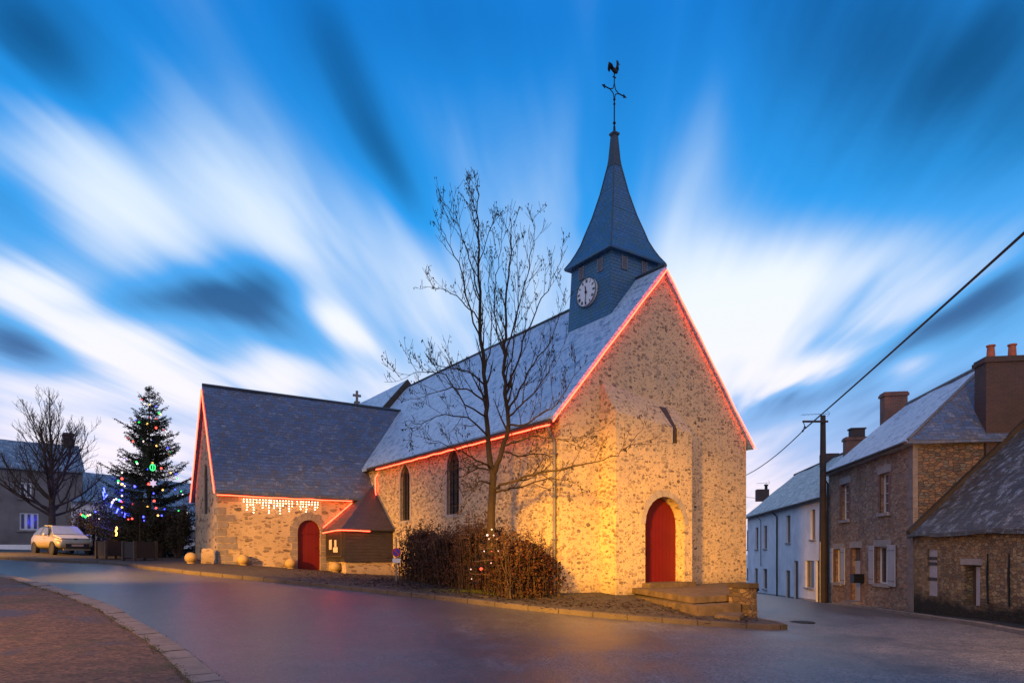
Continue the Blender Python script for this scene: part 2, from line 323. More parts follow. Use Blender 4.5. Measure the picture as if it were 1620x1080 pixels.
def leafmat(name, cols, rough=.75):
    m, t, b = new_mat(name)
    gi = t.add('ShaderNodeNewGeometry').outputs['Random Per Island']
    t.set(b.inputs['Base Color'], t.ramp(gi, [(i/len(cols), c) for i, c in enumerate(cols)], 'CONSTANT'))
    b.inputs['Roughness'].default_value = rough; b.inputs['Specular IOR Level'].default_value = .2
    return m
M_HEDGE = leafmat('withered_leaves', [(.038, .012, .009), (.022, .009, .007), (.055, .020, .013), (.015, .008, .006), (.042, .015, .013), (.026, .014, .008)])
M_FLOWER = leafmat('dried_flowerheads', [(.085, .045, .030), (.055, .030, .022), (.11, .062, .040)])
M_FIR = leafmat('fir_needles', [(.022, .035, .020), (.035, .050, .026), (.016, .024, .016), (.045, .055, .028)])
M_SHRUB = leafmat('shrub_leaves', [(.030, .030, .016), (.045, .040, .020), (.020, .020, .012), (.055, .042, .022)])
M_LITTER = leafmat('leaf_litter', [(.035, .020, .015), (.022, .014, .012), (.06, .032, .02)])
M_MOSS = leafmat('moss_and_grass', [(.06, .075, .018), (.08, .085, .025), (.045, .055, .015)])
M_ROPE = glow('red_rope_light', (1, .042, .017), 15.0)
M_WARMB = glow('warm_bulb', (1, .66, .38), 14.0)
M_BALL = plain('painted_ball', (.40, .28, .11), .7, .3, 3)
M_PLANT = planks('planter_boards', (.040, .030, .027), .11, .7); M_PLANTP = plain('planter_posts', (.060, .040, .028), .7, .4, 6)
M_POST = plain('creosoted_pole', (.035, .024, .020), .8, .4, 3); M_CABLE = plain('black_cable', (.02, .02, .022), .6, .1)
M_TERRA = plain('terracotta', (.38, .11, .06), .8, .3, 6)
M_SOIL = plain('soil', (.035, .025, .018), .95, .3, 8, bmp=1)

# ------------------------------------------------------------------ the lie of the land (heights are relative to the eye)
CTRL = [(0, 0, -1.56), (-6.2, 8, -1.50), (6, 8, -1.62), (-12.35, 27.9, -.42), (-8.9, 30.2, -.76), (1.43, 20, -1.19), (6.7, 18.4, -1.62),
        (13.9, 23, -2.02), (11.5, 33.2, -2.4), (16.9, 31.9, -2.5), (18.6, 53.1, -3.48), (12.9, 16.7, -1.78), (-23.5, 33, -.05), (-18, 30, -.31), (-19.5, 36, -.12),
        (-35, 48, .55), (-20, 62, .4), (-.65, 19.5, -1.13), (9.2, 17, -1.74), (-8, -4, -1.5), (8, -6, -1.6), (-15.4, 32.4, -.25), (8.8, 25.3, -1.35),
        (-60, 60, 1.3), (60, 60, -4.2), (45, 0, -2.6), (-45, 0, -.6), (0, -30, -1.7), (0, 110, -2.0), (-110, 110, 2), (110, 110, -5)]
_P = np.array([(a, b) for a, b, c in CTRL]); _Z = np.array([c for a, b, c in CTRL])
def _U(r2): return np.where(r2 > 1e-9, .5*r2*np.log(np.maximum(r2, 1e-9)), 0)
_n = len(CTRL); _K = _U(((_P[:, None]-_P[None])**2).sum(-1)) + np.eye(_n)*.3
_A = np.zeros((_n+3, _n+3)); _A[:_n, :_n] = _K; _A[:_n, _n] = 1; _A[:_n, _n+1:] = _P; _A[_n, :_n] = 1; _A[_n+1:, :_n] = _P.T
_W = np.linalg.solve(_A, np.concatenate([_Z, [0, 0, 0]]))
def GZ(x, y):
    q = np.array([min(max(x, -110), 110), min(max(y, -30), 110)])
    return float(_U(((_P-q)**2).sum(-1)) @ _W[:_n] + _W[_n] + _W[_n+1:] @ q)
def GP(u, v, dmax=90):
    """the ground point seen at pixel (u, v)"""
    d = 3.0
    while d < dmax:
        if -(v-YH)/F*d <= GZ((u-CX)/F*d, d): break
        d += .1
    return ((u-CX)/F*d, d)

# ------------------------------------------------------------------ mesh helpers
class MB:
    def __init__(s): s.v = []; s.f = []; s.m = []
    def face(s, pts, m=0):
        i = len(s.v); s.v += [tuple(p) for p in pts]; s.f.append(tuple(range(i, i+len(pts)))); s.m.append(m); return s
    def box(s, x0, x1, y0, y1, z0, z1, m=0):
        i = len(s.v); s.v += [(x, y, z) for z in (z0, z1) for y in (y0, y1) for x in (x0, x1)]
        for q in ((0, 2, 3, 1), (4, 5, 7, 6), (0, 1, 5, 4), (2, 6, 7, 3), (0, 4, 6, 2), (1, 3, 7, 5)):
            s.f.append(tuple(i+k for k in q)); s.m.append(m)
        return s
    def prism(s, poly, d, m=0, mside=None):
        """poly: 3-D points of a planar outline; d: extrusion vector"""
        n = len(poly); i = len(s.v); d = Vector(d)
        s.v += [tuple(p) for p in poly]+[tuple(Vector(p)+d) for p in poly]
        s.f.append(tuple(i+k for k in range(n))[::-1]); s.m.append(m); s.f.append(tuple(i+n+k for k in range(n))); s.m.append(m)
        for k in range(n):
            k2 = (k+1) % n; s.f.append((i+k, i+k2, i+n+k2, i+n+k)); s.m.append(m if mside is None else mside)
        return s
    def slab(s, quad, th, m=0):
        q = [Vector(p) for p in quad]; nn = (q[1]-q[0]).cross(q[-1]-q[0]).normalized()
        return s.prism(q, nn*th, m)
    def tube(s, pts, rad, n=6, m=0, cap=True):
        pts = [Vector(p) for p in pts]; k = len(pts)
        if not hasattr(rad, '__len__'): rad = [rad]*k
        i = len(s.v); up = Vector((0, 0, 1)); prev = None
        for j, p in enumerate(pts):
            t = (pts[min(j+1, k-1)]-pts[max(j-1, 0)])
            if t.length < 1e-9: t = Vector((0, 0, 1))
            t.normalize()
            if prev is None:
                a = t.cross(up)
                if a.length < .1: a = t.cross(Vector((1, 0, 0)))
            else: a = prev-t*prev.dot(t)
            a.normalize(); prev = a; b = t.cross(a)
            for q in range(n):
                an = 2*math.pi*q/n; s.v.append(tuple(p+(a*math.cos(an)+b*math.sin(an))*rad[j]))
        for j in range(k-1):
            for q in range(n):
                q2 = (q+1) % n; s.f.append((i+j*n+q, i+j*n+q2, i+(j+1)*n+q2, i+(j+1)*n+q)); s.m.append(m)
        if cap:
            s.f.append(tuple(i+q for q in range(n))[::-1]); s.m.append(m); s.f.append(tuple(i+(k-1)*n+q for q in range(n))); s.m.append(m)
        return s
    def ball(s, c, r, nu=10, nv=7, sc=(1, 1, 1), m=0):
        i = len(s.v); c = Vector(c)
        s.v.append(tuple(c+Vector((0, 0, -r*sc[2]))))
        for a in range(1, nv):
            th = math.pi*a/nv-math.pi/2
            for b in range(nu):
                ph = 2*math.pi*b/nu; s.v.append((c[0]+r*sc[0]*math.cos(th)*math.cos(ph), c[1]+r*sc[1]*math.cos(th)*math.sin(ph), c[2]+r*sc[2]*math.sin(th)))
        s.v.append(tuple(c+Vector((0, 0, r*sc[2])))); top = len(s.v)-1
        for b in range(nu):
            b2 = (b+1) % nu; s.f.append((i, i+1+b2, i+1+b)); s.m.append(m); s.f.append((top, top-nu+b, top-nu+b2)); s.m.append(m)
            for a in range(nv-2): s.f.append((i+1+a*nu+b, i+1+a*nu+b2, i+1+(a+1)*nu+b2, i+1+(a+1)*nu+b)); s.m.append(m)
        return s
    def leaf(s, p, a, b):
        """a small diamond leaf from p along a, half width b"""
        p = Vector(p); s.face([p, p+a*.5+b, p+a, p+a*.5-b]); return s
    def mesh(s, name, dz=0, off=(0, 0)):
        me = bpy.data.meshes.new(name)
        me.from_pydata([(x-off[0], y-off[1], z+dz) for x, y, z in s.v], [], s.f); me.update()
        me.polygons.foreach_set('material_index', s.m)
        return me
def metric_uv(me):
    uv = me.uv_layers.new(name='UVMap').data
    for p in me.polygons:
        n = p.normal
        if abs(n.z) > .985: a = Vector((1, 0, 0)); b = Vector((0, 1, 0))
        else:
            a = Vector((0, 0, 1)).cross(n).normalized(); b = n.cross(a)
        for li in p.loop_indices:
            co = me.vertices[me.loops[li].vertex_index].co; uv[li].uv = (co.dot(a), co.dot(b))
def clean(me, normals=True):
    bm = bmesh.new(); bm.from_mesh(me); bmesh.ops.remove_doubles(bm, verts=bm.verts, dist=1e-5)
    if normals: bmesh.ops.recalc_face_normals(bm, faces=bm.faces)
    bm.to_mesh(me); bm.free()
def props(o, **k):
    for a, b in k.items():
        if b: o[a] = b
    return o
def mkobj(name, me, mats, parent=None, smooth=False, uvs=True, recalc=True):
    if recalc: clean(me)
    if uvs: metric_uv(me)
    for m in (mats if isinstance(mats, (list, tuple)) else [mats]): me.materials.append(m)
    o = bpy.data.objects.new(name, me); COL.objects.link(o)
    if parent: o.parent = parent
    if smooth: me.polygons.foreach_set('use_smooth', [True]*len(me.polygons))
    return o
class Frame:
    """a building's own axes: origin (X, Y), heading of its x axis, base height (relative to the eye)"""
    def __init__(s, ox, oy, ang, bz): s.ox, s.oy, s.a, s.bz = ox, oy, ang, bz; s.c, s.s = math.cos(ang), math.sin(ang)
    def thing(s, name, label, cat, group=None):
        o = bpy.data.objects.new(name, None); COL.objects.link(o); o.empty_display_size = .3
        o.location = (s.ox, s.oy, s.bz+EYE); o.rotation_euler = (0, 0, s.a)
        return props(o, label=label, category=cat, group=group)
    def part(s, name, mb, mats, parent, smooth=False, recalc=True, uvs=True, label=None):
        o = mkobj(name, mb.mesh(name, -s.bz), mats, parent, smooth, uvs, recalc)
        if label: o['label'] = label
        return o
    def single(s, name, mb, mats, label, cat, group=None, smooth=False, recalc=True, at=None):
        ax, ay, az = at if at else (0, 0, s.bz)
        o = mkobj(name, mb.mesh(name, -az, (ax, ay)), mats, None, smooth, True, recalc)
        w_ = s.world(ax, ay, az); o.location = w_; o.rotation_euler = (0, 0, s.a)
        return props(o, label=label, category=cat, group=group)
    def world(s, x, y, z): return Vector((s.ox+s.c*x-s.s*y, s.oy+s.s*x+s.c*y, z+EYE))
    def local(s, X, Y): X -= s.ox; Y -= s.oy; return (s.c*X+s.s*Y, -s.s*X+s.c*Y)
    def hit(s, u, v=None, x=None, y=None):
        """where the ray of pixel (u, v) meets the local plane x = const or y = const"""
        dx, dy = (u-CX)/F, 1.0
        lx, ly = s.c*dx+s.s*dy, -s.s*dx+s.c*dy
        ex, ey = s.local(0, 0)
        t = (x-ex)/lx if x is not None else (y-ey)/ly
        return (ex+lx*t, ey+ly*t, (YH-v)/F*t if v is not None else t)
WF = Frame(0, 0, 0, 0)
def at(x, y, z, ang=0): return Frame(x, y, ang, z)

def boolean(o, cutters, op='DIFFERENCE'):
    for c in cutters:
        md = o.modifiers.new('b', 'BOOLEAN'); md.operation = op; md.object = c; md.solver = 'EXACT'
        dg = bpy.context.evaluated_depsgraph_get(); dg.update()
        me = bpy.data.meshes.new_from_object(o.evaluated_get(dg)); o.modifiers.clear(); old = o.data; o.data = me; bpy.data.meshes.remove(old)
        bpy.data.objects.remove(c)
    for l in list(o.data.uv_layers): o.data.uv_layers.remove(l)
    metric_uv(o.data)
def arch_poly(c, w_, z0, z1, n=12, pointed=False):
    """outline (s, z) of an opening with a round or pointed head"""
    h = w_/2; pts = [(c-h, z0), (c+h, z0)]
    if pointed:
        R = w_*.72
        for k in range(n//2+1):
            an = math.acos((R-h)/R)*k/(n//2); pts.append((c+h-R+R*math.cos(an), z1-R*math.sin(math.acos((R-h)/R))+R*math.sin(an)))
        pts += [(2*c-x, z) for x, z in reversed(pts[2:-1])]
    else:
        for k in range(n+1):
            an = math.pi*k/n; pts.append((c+h*math.cos(an), z1-h+h*math.sin(an)))
    return pts
def jitter(me, amp, sc=1.5, axis=None):
    for v in me.vertices:
        n = mnoise.noise_vector(v.co*sc)
        v.co += n*amp if axis is None else Vector([n[i]*amp*axis[i] for i in range(3)])
def subdivided(mb, cuts):
    me = mb.mesh('t'); bm = bmesh.new(); bm.from_mesh(me)
    bmesh.ops.remove_doubles(bm, verts=bm.verts, dist=1e-5)
    bmesh.ops.subdivide_edges(bm, edges=bm.edges[:], cuts=cuts, use_grid_fill=True); bm.to_mesh(me); bm.free(); return me

# ------------------------------------------------------------------ ground, road, pavements
def sheet(name, poly, dz, mat, step=.8, skirt=.14):
    xs = [p[0] for p in poly]; ys = [p[1] for p in poly]
    def inside(x, y):
        c = False; j = len(poly)-1
        for i in range(len(poly)):
            if (poly[i][1] > y) != (poly[j][1] > y) and x < (poly[j][0]-poly[i][0])*(y-poly[i][1])/(poly[j][1]-poly[i][1])+poly[i][0]: c = not c
            j = i
        return c
    pts = [Vector(p) for p in poly]; n = len(pts)
    x = min(xs)+step*.37
    while x < max(xs):
        y = min(ys)+step*.41
        while y < max(ys):
            if inside(x, y) and min((Vector((x, y))-q).length for q in pts[:n]) > step*.3: pts.append(Vector((x, y)))
            y += step if y < 40 else step*3
        x += step
    vo, ed, fa, *_ = delaunay_2d_cdt(pts, [], [list(range(n))], 1, 1e-4)
    mb = MB(); mb.v = [(p.x, p.y, GZ(p.x, p.y)+dz) for p in vo]; mb.f = [tuple(f) for f in fa]; mb.m = [0]*len(fa)
    for i in range(n):
        a, b = poly[i], poly[(i+1) % n]
        za, zb = GZ(*a)+dz, GZ(*b)+dz
        mb.face([(*a, za-skirt-.1), (*b, zb-skirt-.1), (*b, zb), (*a, za)])
    o = mkobj(name, mb.mesh(name, EYE), mat, None, False, True, False)
    bm = bmesh.new(); bm.from_mesh(o.data); bmesh.ops.recalc_face_normals(bm, faces=bm.faces)
    for f in bm.faces:
        if abs(f.normal.z) > .5 and f.normal.z < 0: f.normal_flip()
    bm.to_mesh(o.data); bm.free()
    o['kind'] = 'structure'; return o
def dense(poly, d=1.0):
    out = []
    for i in range(len(poly)-1):
        a, b = Vector(poly[i]), Vector(poly[i+1]); k = max(1, int((b-a).length/d))
        out += [tuple(a.lerp(b, j/k)) for j in range(k)]
    out.append(tuple(poly[-1])); return out
ROADZ = -.11
mb = MB(); xs = list(np.arange(-110, 110.1, 2.0)); ys = list(np.arange(-30, 110.1, 2.0))
xs = sorted(set([round(float(x), 2) for x in xs]+[round(float(x), 2) for x in np.arange(-30, 26, .5)])); ys = sorted(set([round(float(x), 2) for x in ys]+[round(float(x), 2) for x in np.arange(0, 45, .5)]))
xs = [-2500, -400]+xs+[400, 2500]; ys = [-2500, -300]+ys+[400, 3000]
nx, ny = len(xs), len(ys)
mb.v = [(x, y, GZ(x, y)+ROADZ) for y in ys for x in xs]
mb.f = [(j*nx+i, j*nx+i+1, (j+1)*nx+i+1, (j+1)*nx+i) for j in range(ny-1) for i in range(nx-1)]; mb.m = [0]*len(mb.f)
road = mkobj('road', mb.mesh('road', EYE), M_ROAD, None, True, False, False); road['kind'] = 'structure'

CH = Frame(1.43, 20.0, math.atan2(.5657, .8246), -1.2)     # the church: x along the west front, y along the nave
kerb1 = [GP(*p) for p in [(155, 887), (230, 895), (300, 903), (400, 912), (500, 922), (600, 932), (700, 943), (800, 955), (900, 965), (1000, 974), (1100, 981), (1180, 986.5), (1222, 988)]]
kerb1 = [(-45, 36), (-27.5, 31.2)] + kerb1
print('KERB1', [(round(a, 1), round(b, 1)) for a, b in kerb1])
e_ = kerb1[-1]
side = [(e_[0]+.45, e_[1]+.25), (e_[0]+.5, e_[1]+.9), (e_[0]+.15, e_[1]+1.8), (e_[0]+.2, e_[1]+4)]
w1 = CH.world(10.2, 4, 0); w2 = CH.world(10.2, 34, 0)
side += [(w1.x, w1.y), (w2.x, w2.y)]
outline1 = dense(kerb1, .8)+side[:-1]+[side[-1], (-5, 70), (-60, 75), (-62, 40)]
sheet('pavement', outline1, 0, M_PAVE)
def kerb_row(line, dz, width, height, length, mat, name, inward=1, gap=.012, seed=1, out=0.0):
    """a row of kerb stones along a polyline"""
    rnd = random.Random(seed); pts = [Vector(p) for p in line]; mb = MB(); cum = [0]
    for i in range(len(pts)-1): cum.append(cum[-1]+(pts[i+1]-pts[i]).length)
    def P(s):
        s = min(max(s, 0), cum[-1]-1e-4)
        for i in range(len(pts)-1):
            if cum[i+1] >= s: return pts[i].lerp(pts[i+1], (s-cum[i])/max(1e-6, cum[i+1]-cum[i]))
        return pts[-1]
    s = 0
    while s < cum[-1]-.1:
        L = length*rnd.uniform(.8, 1.15); e = min(s+L, cum[-1]); m = 3
        rows = []
        jz = rnd.uniform(-.006, .006)
        for k in range(m+1):
            q = s+gap+(e-s-2*gap)*k/m; p = P(q); t = (P(q+.2)-P(q-.2))
            if t.length < 1e-6: t = Vector((1, 0))
            t.normalize(); nrm = Vector((-t.y, t.x))*inward
            rows.append((p-nrm*out, p+nrm*width))
        ztop = [(GZ(a.x, a.y)+dz+height+jz, GZ(b.x, b.y)+dz+height+jz) for a, b in rows]; B = .3
        for k in range(m):
            (a0, b0), (a1, b1) = rows[k], rows[k+1]; (za0, zb0), (za1, zb1) = ztop[k], ztop[k+1]
            c = .02
            def X(p, q, f): return p.lerp(q, f)
            ch = c/(width+out)
            A0, A1 = X(a0, b0, ch), X(a1, b1, ch)
            mb.face([(A0.x, A0.y, za0), (A1.x, A1.y, za1), (b1.x, b1.y, zb1), (b0.x, b0.y, zb0)])
            mb.face([(a0.x, a0.y, za0-c), (a1.x, a1.y, za1-c), (A1.x, A1.y, za1), (A0.x, A0.y, za0)])
            mb.face([(a0.x, a0.y, za0-B), (a1.x, a1.y, za1-B), (a1.x, a1.y, za1-c), (a0.x, a0.y, za0-c)])
            mb.face([(b0.x, b0.y, zb0-B), (b0.x, b0.y, zb0), (b1.x, b1.y, zb1), (b1.x, b1.y, zb1-B)])
        for k in (0, m):
            a, b = rows[k]; za, zb = ztop[k]; mb.face([(a.x, a.y, za-B), (b.x, b.y, zb-B), (b.x, b.y, zb), (a.x, a.y, za-c)])
        s = e
    o = mkobj(name, mb.mesh(name, EYE), mat, None, False, True, True); o['kind'] = 'structure'; return o
kerb_row(dense(kerb1+side[:4], .5), 0, .15, .012, 1.0, M_KERBM, 'kerb', 1, seed=2, out=.015)
# the pavement corner in the foreground
fk = [GP(*p) for p in [(-60, 902), (0, 905), (40, 912), (81, 924), (118, 933), (158, 947), (188, 959), (215, 976), (242, 991), (272, 1008), (301, 1028), (328, 1048), (363, 1078), (400, 1112), (460, 1180)]]
print('FK', [(round(a, 1), round(b, 1)) for a, b in fk])
FKZ = -.055
fk2 = [fk[0]]+fk[1:]
out2 = dense(fk2, .5)+[(fk[-1][0]+.2, 2.0), (fk[-1][0]-.2, -25), (-60, -25), (-60, fk[0][1]+4)]
out2 = [Vector(p) for p in out2]
sheet('pavement.001', [tuple(p) for p in out2], FKZ, M_PAVEF, .6)
def offset_line(line, d):
    o = []; L = [Vector(p) for p in line]
    for i in range(len(L)):
        t = (L[min(i+1, len(L)-1)]-L[max(i-1, 0)]).normalized(); o.append(tuple(L[i]+Vector((-t.y, t.x))*d))
    return o
kerb_row(dense(fk, .3), FKZ, .36, .014, .62, M_KERB, 'kerb.001', -1, .012, 5, out=.01)
# narrow pavement in front of the houses
ST = Frame(13.9, 23.0, math.atan2(-.155, .988), -2.05)     # the houses on the right: x away from the street, y along it
hl = [ST.world(-.95, y, 0) for y in (-14, -10, -6, -3, 0, 3, 6, 9, 14, 20, 26, 31, 34)]; hl = [(p.x, p.y) for p in hl]
hr = [ST.world(.5, y, 0) for y in (34, 20, 9, 0, -14)]; hr = [(p.x, p.y) for p in hr]
sheet('pavement.002', dense(hl, .8)+hr, -.01, M_PAVE)
kerb_row(dense(hl, .5), -.01, .16, .012, 1.0, M_KERB, 'kerb.002', -1, seed=7, out=.015)

# ------------------------------------------------------------------ THE CHURCH
church = CH.thing('church', 'old stone village church with slate roofs, a slate clock tower and red doors', 'church')
WD, YB, ZE, ZR, ZB = 9.0, 20.2, 4.30, 9.55, -2.4   # width, length, eaves, ridge, foot
b = MB(); b.prism([(0, 0, ZB), (WD, 0, ZB), (WD, 0, ZE), (WD/2, 0, ZR), (0, 0, ZE)], (0, YB, 0))
wall = CH.part('nave_wall', b, [M_FAC, M_NAVE], church)
blk = MB(); BX0, BX1 = 1.64, 5.12      # the projecting bay round the west door, with its weathered top
blk.v = [(BX0, -.72, ZB), (BX1, -.72, ZB), (BX1, .3, ZB), (BX0, .3, ZB), (BX0, -.72, 4.35), (BX1, -.70, 4.05), (BX1, 0.02, 5.0), (BX0, .02, 5.50), (BX1, .3, 5.0), (BX0, .3, 5.5)]
blk.f = [(0, 3, 2, 1), (0, 1, 5, 4), (4, 5, 6, 7), (7, 6, 8, 9), (3, 9, 8, 2), (0, 4, 7, 9, 3), (1, 2, 8, 6, 5)]; blk.m = [0]*7
def tmp(mb_):
    o = CH.part('tmp', mb_, [M_FAC], church); bpy.context.view_layer.update(); return o
boolean(wall, [tmp(blk)], 'UNION')
def cutx(poly, x0, x1): c_ = MB(); c_.prism([(x0, s_, z_) for s_, z_ in poly], (x1-x0, 0, 0)); return c_
def cuty(poly, y0, y1): c_ = MB(); c_.prism([(s_, y0, z_) for s_, z_ in poly], (0, y1-y0, 0)); return c_
DX0, DX1 = CH.hit(1021, y=-.72)[0], CH.hit(1083, y=-.72)[0]; DZ0 = -.93; DZ1 = CH.hit(1051, 785, y=-.72)[2]
SLX = CH.hit(1054, y=-.3)[0]
slit = MB(); slit.box(SLX-.13, SLX+.14, -1.2, .60, 3.62, 4.85)
LW = [(CH.hit(706.5, x=0)[1], CH.hit(727.5, x=0)[1], 813, 711), (CH.hit(633, x=0)[1], CH.hit(649, x=0)[1], 823, 735)]
cuts = [tmp(cuty(arch_poly((DX0+DX1)/2, DX1-DX0, DZ0-1.0, DZ1, 16), -1.3, -.28)), tmp(slit)]
wins = []
for (ya, yb, vb, vt) in LW:
    yc = (ya+yb)/2; w_ = abs(ya-yb); um = 717 if vb == 813 else 641
    z0 = CH.hit(um, vb, x=0)[2]; z1 = CH.hit(um, vt, x=0)[2]; wins.append((yc, w_, z0, z1)); cuts.append(tmp(cutx(arch_poly(yc, w_*.94, z0, z1, 14, True), -.3, .32)))
boolean(wall, cuts)
for p in wall.data.polygons:      # the long wall has smaller stones than the west front
    c = p.center; p.material_index = 1 if (p.normal.x < -.9 and c.x < .4 and c.y > .5) else 0
# the door in its deep arch
db = MB(); db.prism([(x, -.28, z) for x, z in arch_poly((DX0+DX1)/2, DX1-DX0-.06, DZ0, DZ1-.02, 16)], (0, -.07, 0))
dpar = CH.part('door', db, M_RED, church, label='tall red west door')
hd = MB(); hd.tube([(DX0+.35, -.37, .1), (DX0+.35, -.42, .1), (DX0+.35, -.42, -.1), (DX0+.35, -.37, -.1)], .012, 6); CH.part('handle', hd, M_IRON, dpar)
sb = MB(); sb.prism([(SLX-.15, -.64, 3.55), (SLX-.15, -.64, 4.12), (SLX-.15, -.14, 4.92), (SLX-.15, -.09, 4.89), (SLX-.15, -.59, 4.09), (SLX-.15, -.59, 3.55)], (.31, 0, 0)); CH.part('window', sb, M_DARKW, church, label='dark slit window')  # dark pane near the surface, standing in for the slit's shaded inside
th = MB(); th.box(DX0-.15, DX1+.2, -1.05, -.30, DZ0-.3, DZ0-.001); CH.part('threshold', th, M_STEP, church)
def voussoirs(c, w_, z0, z1, depth, hgt, rnd, blockw, put, jamb=True, proud=.02):
    """ring of dressed stones; put(list of 4 (s, z) corners)"""
    h = w_/2; zc_ = z1-h; n = 11
    for k in range(n):
        a0, a1 = math.pi*k/n+.012, math.pi*(k+1)/n-.012; R = h+blockw*rnd.uniform(.85, 1.2)
        put([(c+h*math.cos(a0), zc_+h*math.sin(a0)), (c+R*math.cos(a0), zc_+R*math.sin(a0)), (c+R*math.cos(a1), zc_+R*math.sin(a1)), (c+h*math.cos(a1), zc_+h*math.sin(a1))])
    if jamb:
        for sgn in (-1, 1):
            z = z0
            while z < zc_-.1:
                e = min(z+rnd.uniform(.25, .42), zc_); W_ = blockw*rnd.choice([.75, 1.3, 1.0])
                put([(c+sgn*h, z+.01), (c+sgn*(h+W_), z+.01), (c+sgn*(h+W_), e-.01), (c+sgn*h, e-.01)]); z = e
rnd = random.Random(4)
def putter(mb_, plane, base, proud, inn=.06):
    def put(q):
        if plane == 'y': mb_.prism([(s_, base-proud, z_) for s_, z_ in q], (0, proud+inn, 0))
        else: mb_.prism([(base-proud, s_, z_) for s_, z_ in q], (proud+inn, 0, 0))
    return put
vb_ = MB(); voussoirs((DX0+DX1)/2, DX1-DX0, DZ0, DZ1, .1, .1, rnd, .20, putter(vb_, 'y', -.72, .008), jamb=False)
CH.part('door_arch', vb_, M_GRANP, church)
# lancet windows of the nave
for (yc, w_, z0, z1) in wins:
    fr = MB(); P_ = arch_poly(yc, w_*.94, z0, z1, 14, True); Q_ = arch_poly(yc, w_*1.2, z0-.12, z1+.15, 14, True)
    for k in range(len(P_)):
        k2 = (k+1) % len(P_); fr.prism([(-.015, *P_[k]), (-.015, *Q_[k]), (-.015, *Q_[k2]), (-.015, *P_[k2])], (.1, 0, 0))
    wo = CH.part('window', fr, M_GRANP, church)
    gl = MB(); gl.prism([(.12, s_, z_) for s_, z_ in arch_poly(yc, w_*.96, z0-.02, z1+.02, 14, True)], (.03, 0, 0)); CH.part('glass', gl, M_LEADED, wo)
    gb = MB()
    for k in range(1, 3): gb.box(.08, .119, yc-w_*.41+w_*.82*k/3-.012, yc-w_*.41+w_*.82*k/3+.012, z0, z1-.35)
    for k in range(1, 6): zz_ = z0+(z1-z0-.4)*k/5; gb.box(.09, .119, yc-w_*.40, yc+w_*.40, zz_-.012, zz_+.012)
    CH.part('glazing_bar', gb, M_IRON, wo)
# roof of the nave (two slopes), wavy with age
sl = (ZR-ZE)/(WD/2)
def roof_slab(x0, x1, z_in, y0, y1, th=.14, lift=.02, over=.32, cuts=11):
    """slope from the ridge (x0) to the eaves (x1)"""
    sgn = 1 if x1 > x0 else -1
    zr_, ze_ = z_in
    k = (zr_-ze_)/abs(x1-x0); X1 = x1+sgn*over; Z1 = ze_-k*over
    b_ = MB(); b_.prism([(x0, y0, zr_+lift), (X1, y0, Z1+lift), (X1, y0, Z1+lift+th), (x0, y0, zr_+lift+th*1.25)], (0, y1-y0, 0)); return b_
rb = roof_slab(WD/2, 0, (ZR, ZE), -.10, YB); rb2 = roof_slab(WD/2, WD, (ZR, ZE), -.10, YB)
def wavy_part(name, mbs, mat, parent, amp=.02, cuts=14, fr=CH):
    bm = bmesh.new()
    for m_ in mbs:
        me = m_.mesh('t', -fr.bz); bm.from_mesh(me); bpy.data.meshes.remove(me)
    bmesh.ops.remove_doubles(bm, verts=bm.verts, dist=1e-5); bmesh.ops.recalc_face_normals(bm, faces=bm.faces)
    long_ = [e for e in bm.edges if e.calc_length() > 1.0]
    bmesh.ops.subdivide_edges(bm, edges=long_, cuts=cuts, use_grid_fill=True)
    me = bpy.data.meshes.new(name); bm.to_mesh(me); bm.free()
    for v in me.vertices: v.co.z += amp*mnoise.noise(Vector((v.co.x*.55, v.co.y*.55, 1.7)))*2+amp*.5*mnoise.noise(v.co*2.3)
    return mkobj(name, me, mat, parent, False, True, False)
wavy_part('nave_roof', [rb, rb2], M_SLATE, church, .02)
rg = MB()
y = -.1
while y < YB-.2:
    rg.tube([(WD/2, y, ZR+.20), (WD/2, min(y+.34, YB), ZR+.20)], .075, 8); y += .35
CH.part('ridge_tiles', rg, M_LEAD, church)
gt = MB(); ez = ZE-sl*.32
gt.tube([(-.40, -.05, ez+.02), (-.40, 14.0, ez+.02)], .07, 8); CH.part('gutter', gt, M_DARKW, church)
dp = MB(); py = CH.hit(876, x=-.12)[1]; dp.tube([(-.40, py, ez), (-.30, py, ez-.25), (-.10, py, ez-.55), (-.10, py, -1.3)], .05, 8)
for z in (3., 1.7, .4): dp.box(-.17, 0.01, py-.07, py+.07, z, z+.04)
CH.part('downpipe', dp, M_ZINC, church)
# the chancel roof beyond, a little higher, with its cross
cb = MB(); cb.prism([(-.2, YB, ZB), (WD+.2, YB, ZB), (WD+.2, YB, 4.5), (WD/2, YB, 10.0), (-.2, YB, 4.5)], (0, 7.7, 0)); CH.part('chancel_wall', cb, M_NAVE, church)
k_ = (10.0-4.5)/(WD/2+.2)
cr1 = roof_slab(WD/2, -.2, (10.0, 4.5), YB-.25, YB+7.9); cr2 = roof_slab(WD/2, WD+.2, (10.0, 4.5), YB-.25, YB+7.9)
wavy_part('chancel_roof', [cr1, cr2], M_SLATE, church, .015, 8)
vg = MB()
for s_ in (-1, 1): vg.prism([(WD/2, YB-.30, 10.0+.22), (WD/2+s_*5.0, YB-.30, 10.0+.22-5.0*k_), (WD/2+s_*5.0, YB-.30, 9.5-5.0*k_), (WD/2, YB-.30, 9.5)], (0, .14, 0))
CH.part('verge_board', vg, M_DARKW, church)
cx = MB(); yx = CH.hit(563, y=0)[1]; yx = YB+7.7; zx = 10.3
